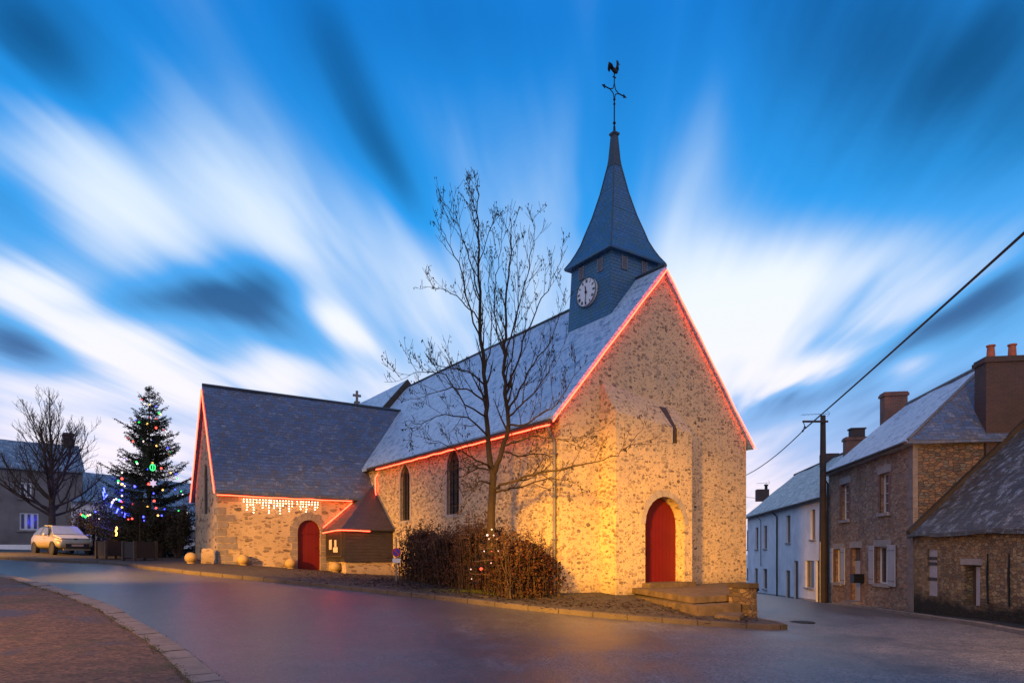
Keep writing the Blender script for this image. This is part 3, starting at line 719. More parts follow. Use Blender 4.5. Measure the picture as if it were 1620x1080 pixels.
cx.box(WD/2-.16, WD/2+.16, yx-.16, yx+.16, zx-.2, zx+.12); cx.box(WD/2-.07, WD/2+.07, yx-.06, yx+.06, zx+.1, zx+.85); cx.box(WD/2-.28, WD/2-.071, yx-.06, yx+.06, zx+.45, zx+.60); cx.box(WD/2+.071, WD/2+.28, yx-.06, yx+.06, zx+.45, zx+.60)
CH.part('roof_cross', cx, M_GRAN, church)

# the clock tower over the west end of the nave
TX, TY = 4.46, 2.36
def ring(wx, wy, z, ox=0, oy=0): return [(TX-wx+ox, TY-wy+oy, z), (TX+wx+ox, TY-wy+oy, z), (TX+wx+ox, TY+wy+oy, z), (TX-wx+ox, TY+wy+oy, z)]
def loft(mb_, rings, cap0=True, cap1=True):
    i = len(mb_.v); n = len(rings[0])
    for r in rings: mb_.v += r
    for j in range(len(rings)-1):
        for q in range(n): q2 = (q+1) % n; mb_.f.append((i+j*n+q, i+j*n+q2, i+(j+1)*n+q2, i+(j+1)*n+q)); mb_.m.append(0)
    if cap0: mb_.f.append(tuple(i+q for q in range(n))[::-1]); mb_.m.append(0)
    if cap1: mb_.f.append(tuple(i+(len(rings)-1)*n+q for q in range(n))); mb_.m.append(0)
tw = MB(); BOT = (1.30, 1.20, 7.3); MID = (1.14, 1.06, 10.75)
loft(tw, [ring(*BOT), ring(1.19, 1.10, 9.6), ring(*MID)])
CH.part('tower', tw, M_SLATET, church)
sp = MB(); prof = [(1.34, 1.25, 10.50), (1.35, 1.26, 10.56), (1.18, 1.10, 10.82), (1.04, .96, 11.1), (.90, .83, 11.42), (.80, .74, 11.75), (.59, .55, 12.4), (.375, .35, 13.25), (.17, .16, 14.3)]
loft(sp, [ring(*p) for p in prof]); spo = CH.part('spire', sp, M_SLATET, church)
hp = MB()
for sx_, sy_ in ((-1, -1), (1, -1), (1, 1), (-1, 1)): hp.tube([(TX+sx_*(a+.005), TY+sy_*(b_+.005), z) for a, b_, z in prof[1:]], .022, 5)
CH.part('hip', hp, M_LEAD, spo)
lc = MB(); loft(lc, [ring(.20, .19, 14.22), ring(.165, .155, 14.5), ring(.10, .10, 15.35), ring(.14, .14, 15.42), ring(.14, .14, 15.47), ring(.05, .05, 15.52)]); CH.part('spire_cap', lc, M_LEAD, church)
# weathervane: iron cross and cock
wv = MB()
wv.tube([(TX, TY, 15.4), (TX, TY, 15.75)], [.06, .035], 8); wv.tube([(TX, TY, 15.7), (TX, TY, 16.75)], .024, 6); wv.ball((TX, TY, 16.55), .045, 8, 5); wv.ball((TX, TY, 15.85), .06, 8, 5); wv.ball((TX, TY, 16.72), .05, 8, 5)
zc0 = 17.02; hh = .30; aw = .22
def arc(p0, p1, c_, n=7):     # concave curve between two points, pulled towards the centre
    return [Vector(p0).lerp(Vector(p1), k/n)*(1-.42*math.sin(math.pi*k/n))+Vector(c_)*(.42*math.sin(math.pi*k/n)) for k in range(n+1)]
Cn = (TX, TY, zc0); nodes = [(TX, TY, zc0+hh), (TX+aw, TY, zc0), (TX, TY, zc0-hh), (TX-aw, TY, zc0)]
for k in range(4): wv.tube(arc(nodes[k], nodes[(k+1) % 4], Cn), .019, 5)
for s_ in (-1, 1):
    wv.tube([(TX+s_*aw, TY, zc0), (TX+s_*.52, TY, zc0)], .022, 6); wv.prism([(TX+s_*.46, TY-.012, zc0+.075), (TX+s_*.62, TY-.012, zc0), (TX+s_*.46, TY-.012, zc0-.075)], (0, .024, 0))
wv.tube([(TX, TY, zc0+hh), (TX, TY, 17.66)], .02, 6); wv.box(TX-.07, TX+.07, TY-.015, TY+.015, 17.52, 17.56)
wvo = CH.part('weathervane', wv, M_IRON, church)
ck = MB(); zk = 17.66
# cock: body, breast, tail plume, neck, head, comb and beak, in relief on both sides
def ell(c_, r_, sc_): ck.ball(c_, r_, 12, 8, sc_)
ell((TX+.02, TY, zk+.13), .13, (1.25, .42, .80)); ell((TX+.12, TY, zk+.20), .09, (.8, .5, 1.1))
ck.tube([(TX+.13, TY, zk+.22), (TX+.155, TY, zk+.33), (TX+.16, TY, zk+.42)], [.075, .05, .042], 8); ell((TX+.165, TY, zk+.46), .055, (1, .6, 1))
ck.prism([(TX+.21, TY-.01, zk+.475), (TX+.29, TY-.01, zk+.455), (TX+.21, TY-.01, zk+.435)], (0, .02, 0))
ck.prism([(TX+.11, TY-.01, zk+.49), (TX+.11, TY-.01, zk+.55), (TX+.14, TY-.01, zk+.53), (TX+.16, TY-.01, zk+.57), (TX+.18, TY-.01, zk+.53), (TX+.21, TY-.01, zk+.55), (TX+.2, TY-.01, zk+.49)], (0, .02, 0))
for k in range(5):
    a = 1.0+k*.42; ck.tube([(TX-.08, TY+.01*(k-2), zk+.14), (TX-.17-.02*k, TY+.012*(k-2), zk+.20+.05*math.sin(a)), (TX-.26-.02*math.cos(a), TY+.015*(k-2), zk+.20-.045*k+.06), (TX-.30+.02*k, TY+.015*(k-2), zk+.05-.03*k+.08)], [.045, .055, .05, .02], 6)
ck.tube([(TX, TY, zk+.06), (TX, TY, zk-.02)], .025, 6)
CH.part('rooster', ck, M_IRON, wvo, smooth=True)
# clock on the north face, louvres on the north and west faces
def tower_face(side_, s_, z, out):
    """a point on the leaning tower face, s along it, z up"""
    t_ = (z-BOT[2])/(MID[2]-BOT[2]); wx = BOT[0]+(MID[0]-BOT[0])*t_; wy = BOT[1]+(MID[1]-BOT[1])*t_
    return Vector((TX-wx-out, TY+s_, z)) if side_ == 'n' else Vector((TX+s_, TY-wy-out, z))
CKY, CKZ, CR = 0.05, 9.30, .50
ckp = CH.hit(930.5, 463, x=TX-1.2); CKY = ckp[1]-TY; CKZ = ckp[2]
cl = MB(); pts = [tower_face('n', CKY+CR*math.cos(a), CKZ+CR*math.sin(a), .09) for a in [2*math.pi*k/40 for k in range(40)]]
cl.prism(pts, (.12, 0, 0)); clo = CH.part('clock_face', cl, plain('clock_enamel', (.66, .70, .78), .35, .06, 4, bmp=.02), church)
rm = MB(); rp = [tower_face('n', CKY+(CR+.01)*math.cos(2*math.pi*k/40), CKZ+(CR+.01)*math.sin(2*math.pi*k/40), .10) for k in range(41)]; rm.tube(rp, .016, 5); CH.part('clock_rim', rm, M_LEAD, clo)
nm = MB(); ROM = ['XII', 'I', 'II', 'III', 'IIII', 'V', 'VI', 'VII', 'VIII', 'IX', 'X', 'XI']
def stroke(mb_, a, b_, wd, o=.098):
    a = Vector(a); b_ = Vector(b_); d = (b_-a).normalized(); n_ = Vector((-d.y, d.x))*wd/2
    mb_.prism([tower_face('n', CKY-q.x, CKZ+q.y, o) for q in (a-n_, b_-n_, b_+n_, a+n_)], (-.006, 0, 0))
for k, s_ in enumerate(ROM):
    nm = MB()
    an = math.pi/2-k*math.pi/6; R = CR*.80; hgt = .115; adv = {'I': .024, 'V': .058, 'X': .058}
    tot = sum(adv[c_] for c_ in s_); x = -tot/2; e1 = Vector((math.sin(an), -math.cos(an))); e2 = Vector((math.cos(an), math.sin(an)))
    # mirrored so that the dial reads clockwise from outside
    P2 = lambda px, py_: e2*(R+py_)+e1*px
    for c_ in s_:
        w_ = adv[c_]
        if c_ == 'I': stroke(nm, P2(x+w_/2, -hgt/2), P2(x+w_/2, hgt/2), .014)
        if c_ == 'V': stroke(nm, P2(x+.006, hgt/2), P2(x+w_/2, -hgt/2), .014); stroke(nm, P2(x+w_-.006, hgt/2), P2(x+w_/2, -hgt/2), .009)
        if c_ == 'X': stroke(nm, P2(x+.006, hgt/2), P2(x+w_-.006, -hgt/2), .014); stroke(nm, P2(x+w_-.006, hgt/2), P2(x+.006, -hgt/2), .009)
        x += w_
    CH.part('numeral', nm, M_IRON, clo)
for nmx, an, L, wd in (('hour_hand', math.radians(90+14), .24, .045), ('minute_hand', math.radians(-92), .40, .028)):
    h_ = MB(); d = Vector((math.cos(an), math.sin(an))); stroke(h_, -d*.06, d*L, wd, .108 if nmx[0] == 'h' else .116); CH.part(nmx, h_, M_IRON, clo)
hb = MB(); hb.ball(tower_face('n', CKY, CKZ, .11), .05, 8, 6); CH.part('hub', hb, M_IRON, clo)
def louvre(side_, s_, z0, z1, w_):
    fr = MB(); 
    def bx(sa, sb, za, zb, o0, o1, tilt=0):
        q = [tower_face(side_, a, z, o) for a, z, o in ((sa, za, o1), (sb, za, o1), (sb, zb, o1+tilt), (sa, zb, o1+tilt))]
        d = Vector((o1-o0, 0, 0)) if side_ == 'n' else Vector((0, o1-o0, 0)); fr.prism(q, d)
    bx(s_-w_/2, s_-w_/2+.02, z0, z1, -.02, .035); bx(s_+w_/2-.02, s_+w_/2, z0, z1, -.02, .035)
    n = 7
    for k in range(n): za = z0+(z1-z0)*k/n; bx(s_-w_/2+.021, s_+w_/2-.021, za, za+.035, -.02, .03)
    o = CH.part('louvre', fr, plain('louvre_slats', (.19, .20, .25), .6, .2), church)
    bk = MB(); q = [tower_face(side_, a, z, .008) for a, z in ((s_-w_/2+.01, z0), (s_+w_/2-.01, z0), (s_+w_/2-.01, z1), (s_-w_/2+.01, z1))]; bk.prism(q, (.02, 0, 0) if side_ == 'n' else (0, .02, 0)); CH.part('opening', bk, M_GLASS, o)
for side_, u, v in (('n', 920.5, 432), ('n', 950, 419), ('w', 987.5, 415.5), ('w', 1019, 424)):
    p = CH.hit(u, v, x=TX-1.16) if side_ == 'n' else CH.hit(u, v, y=TY-1.08)
    louvre(side_, (p[1]-TY) if side_ == 'n' else (p[0]-TX), p[2]-.24, p[2]+.24, .26)
# north chapel
CX0, CY0, CY1, CZE, CZR = -6.9, 14.3, 19.85, 2.93, 7.40
cm = (CY0+CY1)/2
c_ = MB(); c_.prism([(CX0, CY0, ZB), (CX0, CY1, ZB), (CX0, CY1, CZE), (CX0, cm, CZR), (CX0, CY0, CZE)], (7.0, 0, 0)); chw = CH.part('chapel_wall', c_, M_CHAP, church)
DCX0, DCX1 = CH.hit(471, y=CY0)[0], CH.hit(507.5, y=CY0)[0]; dcz0 = -.76; dcz1 = CH.hit(489, 822, y=CY0)[2]; dcc = (DCX0+DCX1)/2
gwa, gwb = CH.hit(322.5, x=CX0)[1], CH.hit(328.5, x=CX0)[1]; gz0, gz1 = CH.hit(325, 813, x=CX0)[2], CH.hit(325, 733, x=CX0)[2]; gyc, gw = (gwa+gwb)/2, abs(gwa-gwb)*.95
boolean(chw, [tmp(cuty(arch_poly(dcc, DCX1-DCX0, dcz0-.6, dcz1, 14), CY0-.5, CY0+.22)), tmp(cutx(arch_poly(gyc, gw, gz0, gz1, 14, True), CX0-.4, CX0+.3))])
d2 = MB(); d2.prism([(x, CY0+.22, z) for x, z in arch_poly(dcc, DCX1-DCX0-.02, dcz0-.4, dcz1-.01, 14)], (0, -.07, 0)); d2.box(DCX0+.01, DCX1-.01, CY0+.11, CY0+.149, dcz1-.62, dcz1-.54)
d2o = CH.part('door', d2, M_RED, church, label='narrow red side door with a round top'); hk = MB(); hk.ball((DCX1-.16, CY0+.12, .25), .03, 8, 5); CH.part('handle', hk, M_IRON, d2o)
g2 = MB(); g2.prism([(CX0+.05, s_, z_) for s_, z_ in arch_poly(gyc, gw+.02, gz0-.02, gz1+.02, 14, True)], (.03, 0, 0)); g2o = CH.part('window', g2, M_LEADED, church)
qs = MB(); rnd = random.Random(11); z = -1.0
while z < CZE-.35:
    h_ = rnd.uniform(.24, .42); a, b_ = (rnd.uniform(.55, .95), rnd.uniform(.25, .4)) if rnd.random() < .5 else (rnd.uniform(.25, .4), rnd.uniform(.5, .8))
    if rnd.random() < .85: qs.box(CX0-.012, CX0+a, CY0-.012, CY0+b_, z+.012, z+h_-.012)
    z += h_
CH.part('cornerstones', qs, M_GRAN, church)
v2 = MB(); voussoirs(dcc, DCX1-DCX0, -.8, dcz1, .1, .1, rnd, .34, putter(v2, 'y', CY0, .01)); CH.part('door_arch', v2, M_GRAN, church)
def chapel_roof():
    k = (CZR-CZE)/(cm-CY0); ov = .28; out = []
    for s_ in (-1, 1):
        b_ = MB(); Y1 = cm+s_*(cm-CY0+ov); Z1 = CZE-k*ov; b_.prism([(CX0-.16, cm, CZR+.02), (CX0-.16, Y1, Z1+.02), (CX0-.16, Y1, Z1+.15), (CX0-.16, cm, CZR+.22)], (7.16+3.6, 0, 0)); out.append(b_)
    return out
wavy_part('chapel_roof', chapel_roof(), M_SLATED, church, .035, 10)
r2 = MB(); x = CX0-.16
while x < 2.4: r2.tube([(x, cm, CZR+.24), (x+.34, cm, CZR+.24)], .075, 8); x += .35
CH.part('ridge_tiles', r2, M_LEAD, church)
g3 = MB(); kk = (CZR-CZE)/(cm-CY0); g3.box(CX0-.1, 0, CY0-.24, CY0-.02, CZE-kk*.24-.09, CZE-kk*.24-.04); CH.part('eaves_board', g3, M_DARKW, church)
# slate hung lean-to in the corner between chapel and nave
px_, py_, pz_ = -2.27, 12.0, 1.17
s3 = MB(); s3.box(px_+.12, -.002, py_+.12, CY0-.002, ZB, -.35); CH.part('porch_plinth', s3, M_CHAP, church)
s4 = MB(); s4.box(px_, -.003, py_, CY0-.003, -.349, pz_); CH.part('porch_wall', s4, slate('hung_slate', (.020, .018, .026), (.050, .042, .050), row=.14, wid=.2, rough=.55), church)
rp_ = MB(); A = (-.003, CY0-.003, 3.22); o_ = .2
e0, e1, e2 = (px_-o_, CY0-.003, pz_-.1), (px_-o_, py_-o_, pz_-.1), (-.003, py_-o_, pz_-.1)
rp_.v = [A, e0, e1, e2, tuple(np.array(e0)-[0, 0, .07]), tuple(np.array(e1)-[0, 0, .07]), tuple(np.array(e2)-[0, 0, .07]), (-.003, CY0-.003, pz_-.17)]
rp_.f = [(0, 1, 2), (0, 2, 3), (1, 4, 5, 2), (2, 5, 6, 3), (4, 7, 6, 5), (0, 7, 4, 1), (0, 3, 6, 7)]; rp_.m = [0]*7
CH.part('porch_roof', rp_, slate('porch_slate', (.030, .030, .045), (.075, .065, .080), row=.14, wid=.2, rough=.5), church)
fl = MB(); fl.tube([(-.03, CY0-.06, 3.25), (-.03, py_-.2, pz_-.05)], .035, 5); CH.part('flashing', fl, M_ZINC, church)
# low wall below the lean-to
lw = MB(); lw.prism([(px_-.2, py_-.75, -1.6), (1.2, py_-.75, -1.8), (1.2, py_-.75, -.66), (px_-.2, py_-.75, -.52)], (0, .38, 0))
CH.single('low_wall', lw, M_CHAP, 'low ochre rubble wall in front of the slate lean-to', 'wall', at=(-1, py_-.6, -1.2))
# notice board on the side of the lean-to
nbf = Frame(*CH.world(px_-.03, 0, 0)[:2], CH.a, -.4)
NB = CH.thing('notice_board', 'dark notice board with three paper sheets, under the lean-to eaves beside the narrow red door', 'notice board')
nb = MB(); nb.box(px_-.08, px_-.004, py_+.15, CY0-.25, -.10, .98); CH.part('board', nb, plain('board_back', (.02, .017, .02), .5, .2), NB)
nf_ = MB()
for q in ((py_+.09, py_+.149, -.16, 1.04), (CY0-.249, CY0-.19, -.16, 1.04)): nf_.box(px_-.10, px_-.004, *q)
nf_.box(px_-.10, px_-.004, py_+.15, CY0-.25, -.16, -.101); nf_.box(px_-.10, px_-.004, py_+.15, CY0-.25, .981, 1.04); CH.part('frame', nf_, M_DARKW, NB)
for (a, b_, c0, d) in ((13.35, 13.70, .18, .62), (12.75, 13.0, .30, .60), (12.60, 13.15, .05, .28)):
    pp = MB(); pp.box(px_-.086, px_-.0805, a, b_, c0, d); CH.part('paper', pp, plain('paper', (.62, .50, .45), .8, .1) if 'paper' not in MATS else MATS['paper'], NB)

# stone platform and steps at the west door
pf = CH.thing('church_steps', 'worn stone platform with steps outside the tall red door', 'steps')
FL = CH.hit(998, y=-.73); z_top = -1.07
def gp_at(u, d): return CH.local((u-CX)/F*d, d)
p0 = (CH.hit(1000, y=-.715)[0], -.715); p1 = gp_at(1097, 17.2); p2 = gp_at(1178, 18.2); p3 = (CH.hit(1172, y=-.005)[0]+.3, -.01)
p0b = (BX1+.0, -.715); p0c = (BX1+.02, -.01)
top = [(*p0, z_top), (*p1, z_top-.06), (*p2, z_top-.04), (p3[0], p3[1], z_top), (*p0c, z_top), (*p0b, z_top)]
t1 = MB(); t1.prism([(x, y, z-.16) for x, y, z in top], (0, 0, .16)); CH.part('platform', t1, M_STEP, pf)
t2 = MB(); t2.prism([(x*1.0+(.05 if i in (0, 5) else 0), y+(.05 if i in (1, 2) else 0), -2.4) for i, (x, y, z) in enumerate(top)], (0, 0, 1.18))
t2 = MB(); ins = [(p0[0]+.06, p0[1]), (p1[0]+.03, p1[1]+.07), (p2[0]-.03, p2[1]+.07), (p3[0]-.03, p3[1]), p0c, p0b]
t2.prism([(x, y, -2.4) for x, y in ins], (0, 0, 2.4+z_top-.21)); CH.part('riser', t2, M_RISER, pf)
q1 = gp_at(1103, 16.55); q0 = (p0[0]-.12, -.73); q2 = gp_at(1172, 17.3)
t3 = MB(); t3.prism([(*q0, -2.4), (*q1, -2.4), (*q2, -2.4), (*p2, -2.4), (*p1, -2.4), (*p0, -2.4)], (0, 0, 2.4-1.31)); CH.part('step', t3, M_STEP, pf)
r0, r1, r2_, r3 = gp_at(1130, 16.3), gp_at(1170, 15.9), gp_at(1178, 17.0), gp_at(1140, 17.1)
t4 = MB(); t4.prism([(*r0, -2.4), (*r1, -2.4), (*r2_, -2.4), (*r3, -2.4)], (0, 0, 2.4-1.50)); CH.part('step', t4, M_STEP, pf)
# stone pier at the corner of the steps
pc = gp_at(1175, 17.6); PF = Frame(*[CH.world(*pc, 0)[i] for i in (0, 1)], CH.a, -1.75)
pr = PF.thing('stone_pier', 'squat stone pier with a dark cap at the outer corner of the church steps', 'pier')
a = MB(); loft(a, [[(-.17*k, -.30*k, z), (.17*k, -.30*k, z), (.17*k, .30*k, z), (-.17*k, .30*k, z)] for k, z in ((1.12, -2.2), (1.05, -1.5), (1.0, -.90))]); PF.part('shaft', a, rubble('pier_rubble', (.16, .12, .08), [(.20, .13, .07), (.12, .08, .05), (.26, .18, .10), (.08, .06, .04)], 4.5, 2.0, .08, bstr=1.3), pr)
a = MB(); a.box(-.21, .20, -.35, .34, -.899, -.78); me = a; PF.part('cap', a, M_RISER, pr)
a = MB(); a.tube([(.18, -.2, -.95), (.34, -.22, -.95)], .05, 8); PF.part('bracket', a, M_IRON, pr)

# ------------------------------------------------------------------ red rope lights and icicle lights (each hangs on the church)
GR = 'red rope lights outlining the church'
def rope(pts, label, fr=CH, r=.022, sag=0):
    P_ = []
    for i in range(len(pts)-1):
        a, b_ = Vector(pts[i]), Vector(pts[i+1]); n = max(2, int((b_-a).length/.6))
        for k in range(n):
            t_ = k/n; q = a.lerp(b_, t_); P_.append(q+Vector((0, .012*math.sin(q.y*7+q.z*4), -.03*abs(math.sin(q.x*2.1+q.y*2.7))+.012*math.sin(q.x*9+q.z*5))))
    P_.append(Vector(pts[-1])); m_ = MB(); m_.tube(P_, r, 6); p_ = P_[0]
    o = fr.single('rope_light', m_, M_ROPE, label, 'rope light', GR, at=(p_.x, p_.y, p_.z)); return o
ov = .30
rope([(-.36, -.16, ZE-sl*.30), (WD/2, -.16, ZR+.02)], 'red rope light climbing the left slope of the tall west gable')
rope([(WD/2+.02, -.16, ZR+.02), (WD+.36, -.16, ZE-sl*.30)], 'red rope light running down the right slope of the tall west gable')
rope([(-.44, -.1, ez-.09), (-.44, 12.9, ez-.09)], 'long red rope light under the gutter of the nave')
rope([(-.05, 13.6, ez-.15), (-.06, 13.9, 3.6), (-.1, 13.75, 2.95), (-.1, 13.7, 2.75)], 'short crooked red rope light where the nave eaves meet the chapel roof')
zch = CZE-kk*.26-.02
rope([(CX0-.1, CY0-.27, zch-.02), (-1.15, CY0-.27, zch-.06)], 'red rope light along the chapel eaves above the icicle lights')
rope([(-1.1, CY0-.1, zch-.12), (px_-.18, CY0-.1, pz_+.02)], 'slanting red rope light from the chapel eaves to the lean-to')
rope([(px_-.24, CY0-.2, pz_-.22), (px_-.24, py_-.24, pz_-.16), (-1.2, py_-.24, pz_-.2)], 'red rope light along the lean-to eaves above the notice board')
for s_, lb in ((-1, 'red rope light on the near slope of the chapel end gable'), (1, 'red rope light on the far slope of the chapel end gable')):
    rope([(CX0-.2, cm, CZR+.05), (CX0-.2, cm+s_*(cm-CY0+.26), CZE-kk*.26)], lb)
for i, (ua, ub, lb) in enumerate(((385, 425, 'white icicle light curtain nearest the chapel corner'), (428, 462, 'white icicle light curtain in the middle of the three on the chapel'), (470, 503, 'white icicle light curtain above the narrow red door'))):
    xa, xb = CH.hit(ua, y=CY0-.2)[0], CH.hit(ub, y=CY0-.2)[0]; zt = zch-.1
    IC = Frame(*CH.world(xa, CY0-.2, 0)[:2], CH.a, zt-.6); ic = IC.thing('icicle_light', lb, 'icicle light', 'white icicle lights under the chapel eaves')
    rnd = random.Random(50+i); m_ = MB(); L = xb-xa; m_.tube([(0, 0, zt), (L, 0, zt)], .008, 4); bulbs = []
    k = 0
    while k*.13 < L:
        x = k*.13+.02; d = (.22, .5, .34, .62, .28)[k % 5]*rnd.uniform(.85, 1.1); m_.tube([(x, 0, zt), (x+.01, .01, zt-d)], .004, 3)
        z = zt-.08
        while z > zt-d: bulbs.append((x+rnd.uniform(-.01, .01), rnd.uniform(-.02, .02), z)); z -= .11
        k += 1
    IC.part('wire', m_, M_CABLE, ic)
    bmb = MB(); bmb.ball((0, 0, 0), .021, 6, 4); bme = bmb.mesh('bulb'); bme.materials.append(M_WARMB)
    for p in bulbs[:95]:
        o = bpy.data.objects.new('bulb', bme); COL.objects.link(o); o.parent = ic; o.location = (p[0], p[1], p[2]-IC.bz)

# ------------------------------------------------------------------ the houses on the right
def yat(u, x=0, fr=ST): return fr.hit(u, x=x)[1]
def zat(u, v, x=0, fr=ST): return fr.hit(u, v, x=x)[2]
SH = ST.thing('stone_house', 'two storey brown rubble stone house with brick trimmed windows, white shutters and frosted roof', 'house')
HY, HW, HE, HR = 9.25, 7.0, 4.0, 6.95
def openings(rects, depth):
    return [MB().box(-.3, depth, min(a, b_), max(a, b_), z0, z1) for (a, b_, z0, z1) in rects]
def rect_px(u0, u1, v0, v1):
    um = (u0+u1)/2; return (yat(u0), yat(u1), zat(um, v1), zat(um, v0))
w_up = [rect_px(1331, 1343, 765, 822), rect_px(1392, 1406, 748, 811)]
w_dn = [rect_px(1320.5, 1331.5, 868, 921), rect_px(1386, 1406, 864, 923)]
dr_ = rect_px(1346.5, 1361.5, 866, 950)
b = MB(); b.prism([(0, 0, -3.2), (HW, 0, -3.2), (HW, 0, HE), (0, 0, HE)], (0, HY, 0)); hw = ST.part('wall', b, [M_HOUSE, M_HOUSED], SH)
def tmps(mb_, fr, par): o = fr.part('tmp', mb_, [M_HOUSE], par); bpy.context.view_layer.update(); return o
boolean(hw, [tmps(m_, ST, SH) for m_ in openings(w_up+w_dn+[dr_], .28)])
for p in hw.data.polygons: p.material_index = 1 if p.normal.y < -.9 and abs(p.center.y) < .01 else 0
def house_window(fr, par, r, bars=(1, 3), frame=M_WFRAME, glass=M_GLASSC, sill=True, lint=None, brick=True, dep=.2, lw_=.12):
    a, b_, z0, z1 = min(r[0], r[1]), max(r[0], r[1]), r[2], r[3]
    f_ = MB(); t_ = .05
    for q in ((a, a+t_, z0, z1), (b_-t_, b_, z0, z1), (a+t_, b_-t_, z0, z0+t_), (a+t_, b_-t_, z1-t_, z1)): f_.box(dep-.05, dep, *q)
    for k in range(1, bars[0]+1): y_ = a+(b_-a)*k/(bars[0]+1); f_.box(dep-.045, dep, y_-.022, y_+.022, z0+t_, z1-t_)
    wo_ = fr.part('window', f_, frame, par)
    bb = MB()
    for k in range(1, bars[1]+1): z_ = z0+(z1-z0)*k/(bars[1]+1); bb.box(dep-.038, dep-.006, a+t_, b_-t_, z_-.012, z_+.012)
    if bars[1]: fr.part('glazing_bar', bb, frame, wo_)
    g_ = MB(); g_.box(dep+.001, dep+.02, a, b_, z0, z1); fr.part('glass', g_, glass, wo_)
    if brick:
        for sd_ in (0, 1):
            k_ = MB(); z_ = z0; i = 0
            while z_ < z1-.02:
                e = min(z_+.225, z1); W_ = lw_+(.09 if i % 2 else 0)
                k_.box(-.012, .05, a-W_ if sd_ == 0 else b_, a if sd_ == 0 else b_+W_, z_, e); z_ = e; i += 1
            fr.part('brick_jamb', k_, M_BRICK, wo_)
    if lint is not None: l_ = MB(); l_.box(-.02, .14, a-.22, b_+.22, z1+.002, z1+lint); fr.part('lintel', l_, M_GRANP, wo_)
    if sill: s_ = MB(); s_.box(-.10, .14, a-.12, b_+.12, z0-.12, z0-.002); fr.part('sill', s_, M_GRANP, wo_)
    return wo_
for r in w_up: house_window(ST, SH, r, (1, 3), lint=.30)
for r in w_dn: house_window(ST, SH, r, (1, 0), glass=M_GLASS, lint=.26)
def shutter(fr, par, ya, yb, z0, z1, mat=M_WPAINT):
    s_ = MB(); a, b_ = min(ya, yb), max(ya, yb); s_.box(-.075, -.035, a, b_, z0, z1); o = fr.part('shutter', s_, mat, par)
    h_ = MB(); 
    for z in (z0+.18, z1-.22): h_.box(-.088, -.0755, a+.02, b_-.02, z, z+.035)
    fr.part('hinge', h_, M_ZINC, o)
shutter(ST, SH, yat(1315.5), yat(1319.5), w_dn[0][2]-.05, w_dn[0][3]+.05); shutter(ST, SH, yat(1332), yat(1338.5), w_dn[0][2]-.05, w_dn[0][3]+.05)
shutter(ST, SH, yat(1377), yat(1384.5), w_dn[1][2]-.05, w_dn[1][3]+.05); shutter(ST, SH, yat(1407), yat(1418.5), w_dn[1][2]-.05, w_dn[1][3]+.05)
a, b_ = min(dr_[:2]), max(dr_[:2]); d_ = MB(); d_.box(.16, .20, a, b_-.02, dr_[2], dr_[3]-.55); do = ST.part('door', d_, M_WPAINT, SH, label='pale front door')
d_ = MB(); d_.box(.15, .21, a, b_, dr_[3]-.549, dr_[3]-.49); d_.box(.15, .21, a, b_, dr_[3]-.05, dr_[3]); ST.part('frame', d_, M_DARKW, do)
d_ = MB(); d_.box(.19, .21, a, b_, dr_[3]-.489, dr_[3]-.051); ST.part('transom', d_, M_GLASSC, do)
d_ = MB(); d_.ball((.13, a+.12, dr_[2]+1.0), .03, 8, 5); ST.part('handle', d_, M_ZINC, do)
d_ = MB(); z_ = dr_[2]
while z_ < dr_[3]: d_.box(-.012, .05, a-.14, a, z_, min(z_+.223, dr_[3])); d_.box(-.012, .05, b_, b_+.14, z_, min(z_+.223, dr_[3])); z_ += .226
ST.part('door_jamb', d_, M_BRICK, SH); d_ = MB(); d_.box(-.02, .14, a-.2, b_+.2, dr_[3]+.002, dr_[3]+.26); ST.part('lintel', d_, M_GRANP, SH)
d_ = MB(); d_.box(-.35, .15, a-.1, b_+.1, dr_[2]-.5, dr_[2]-.001); ST.part('doorstep', d_, M_GRAN, SH)
# granite band, corner stones, plinth
qs = MB(); rnd = random.Random(3); z = -2.6
while z < HE-.1:
    h_ = rnd.uniform(.26, .4); qs.box(-.014, .15, -.014, .36+rnd.choice((0, .14)), z+.006, min(z+h_-.006, HE-.002)); z += h_
ST.part('cornerstones', qs, M_GRAN, SH)
# hipped frosted roof
def hip_roof(x0, x1, y0, y1, ze, zr, h0, h1, ovh, th=.12, back=True):
    xm = (x0+x1)/2; k = (zr-ze)/(xm-x0)
    X0, X1, Y0, Y1, Z = x0-ovh, x1+ovh, y0-ovh, y1+(ovh if h1 else .0), ze-k*ovh
    A_, B_ = (xm, y0+h0, zr), (xm, y1-h1, zr)
    up = th
    m_ = MB(); P_ = [(X0, Y0, Z), (X1, Y0, Z), (X1, Y1, Z), (X0, Y1, Z)]
    top_ = [(x, y, z+up) for x, y, z in P_]; At, Bt = (A_[0], A_[1], A_[2]+up), (B_[0], B_[1], B_[2]+up)
    m_.face([top_[0], top_[1], At]); m_.face([top_[1], top_[2], Bt, At]); m_.face([top_[2], top_[3], Bt]); m_.face([top_[3], top_[0], At, Bt])
    for i in range(4): j = (i+1) % 4; m_.face([P_[i], P_[j], top_[j], top_[i]])
    m_.face(P_[::-1]); return m_
hr_ = hip_roof(0, HW, 0, HY, HE, HR, 2.4, .0, .28)
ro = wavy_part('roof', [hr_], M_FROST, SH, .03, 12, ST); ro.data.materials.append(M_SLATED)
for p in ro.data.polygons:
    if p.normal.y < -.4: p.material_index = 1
g_ = MB(); gz = HE-(HR-HE)/(HW/2)*.28; g_.tube([(-.34, -.2, gz+.05), (-.34, HY, gz+.05)], .06, 8); ST.part('gutter', g_, M_DARKW, SH)
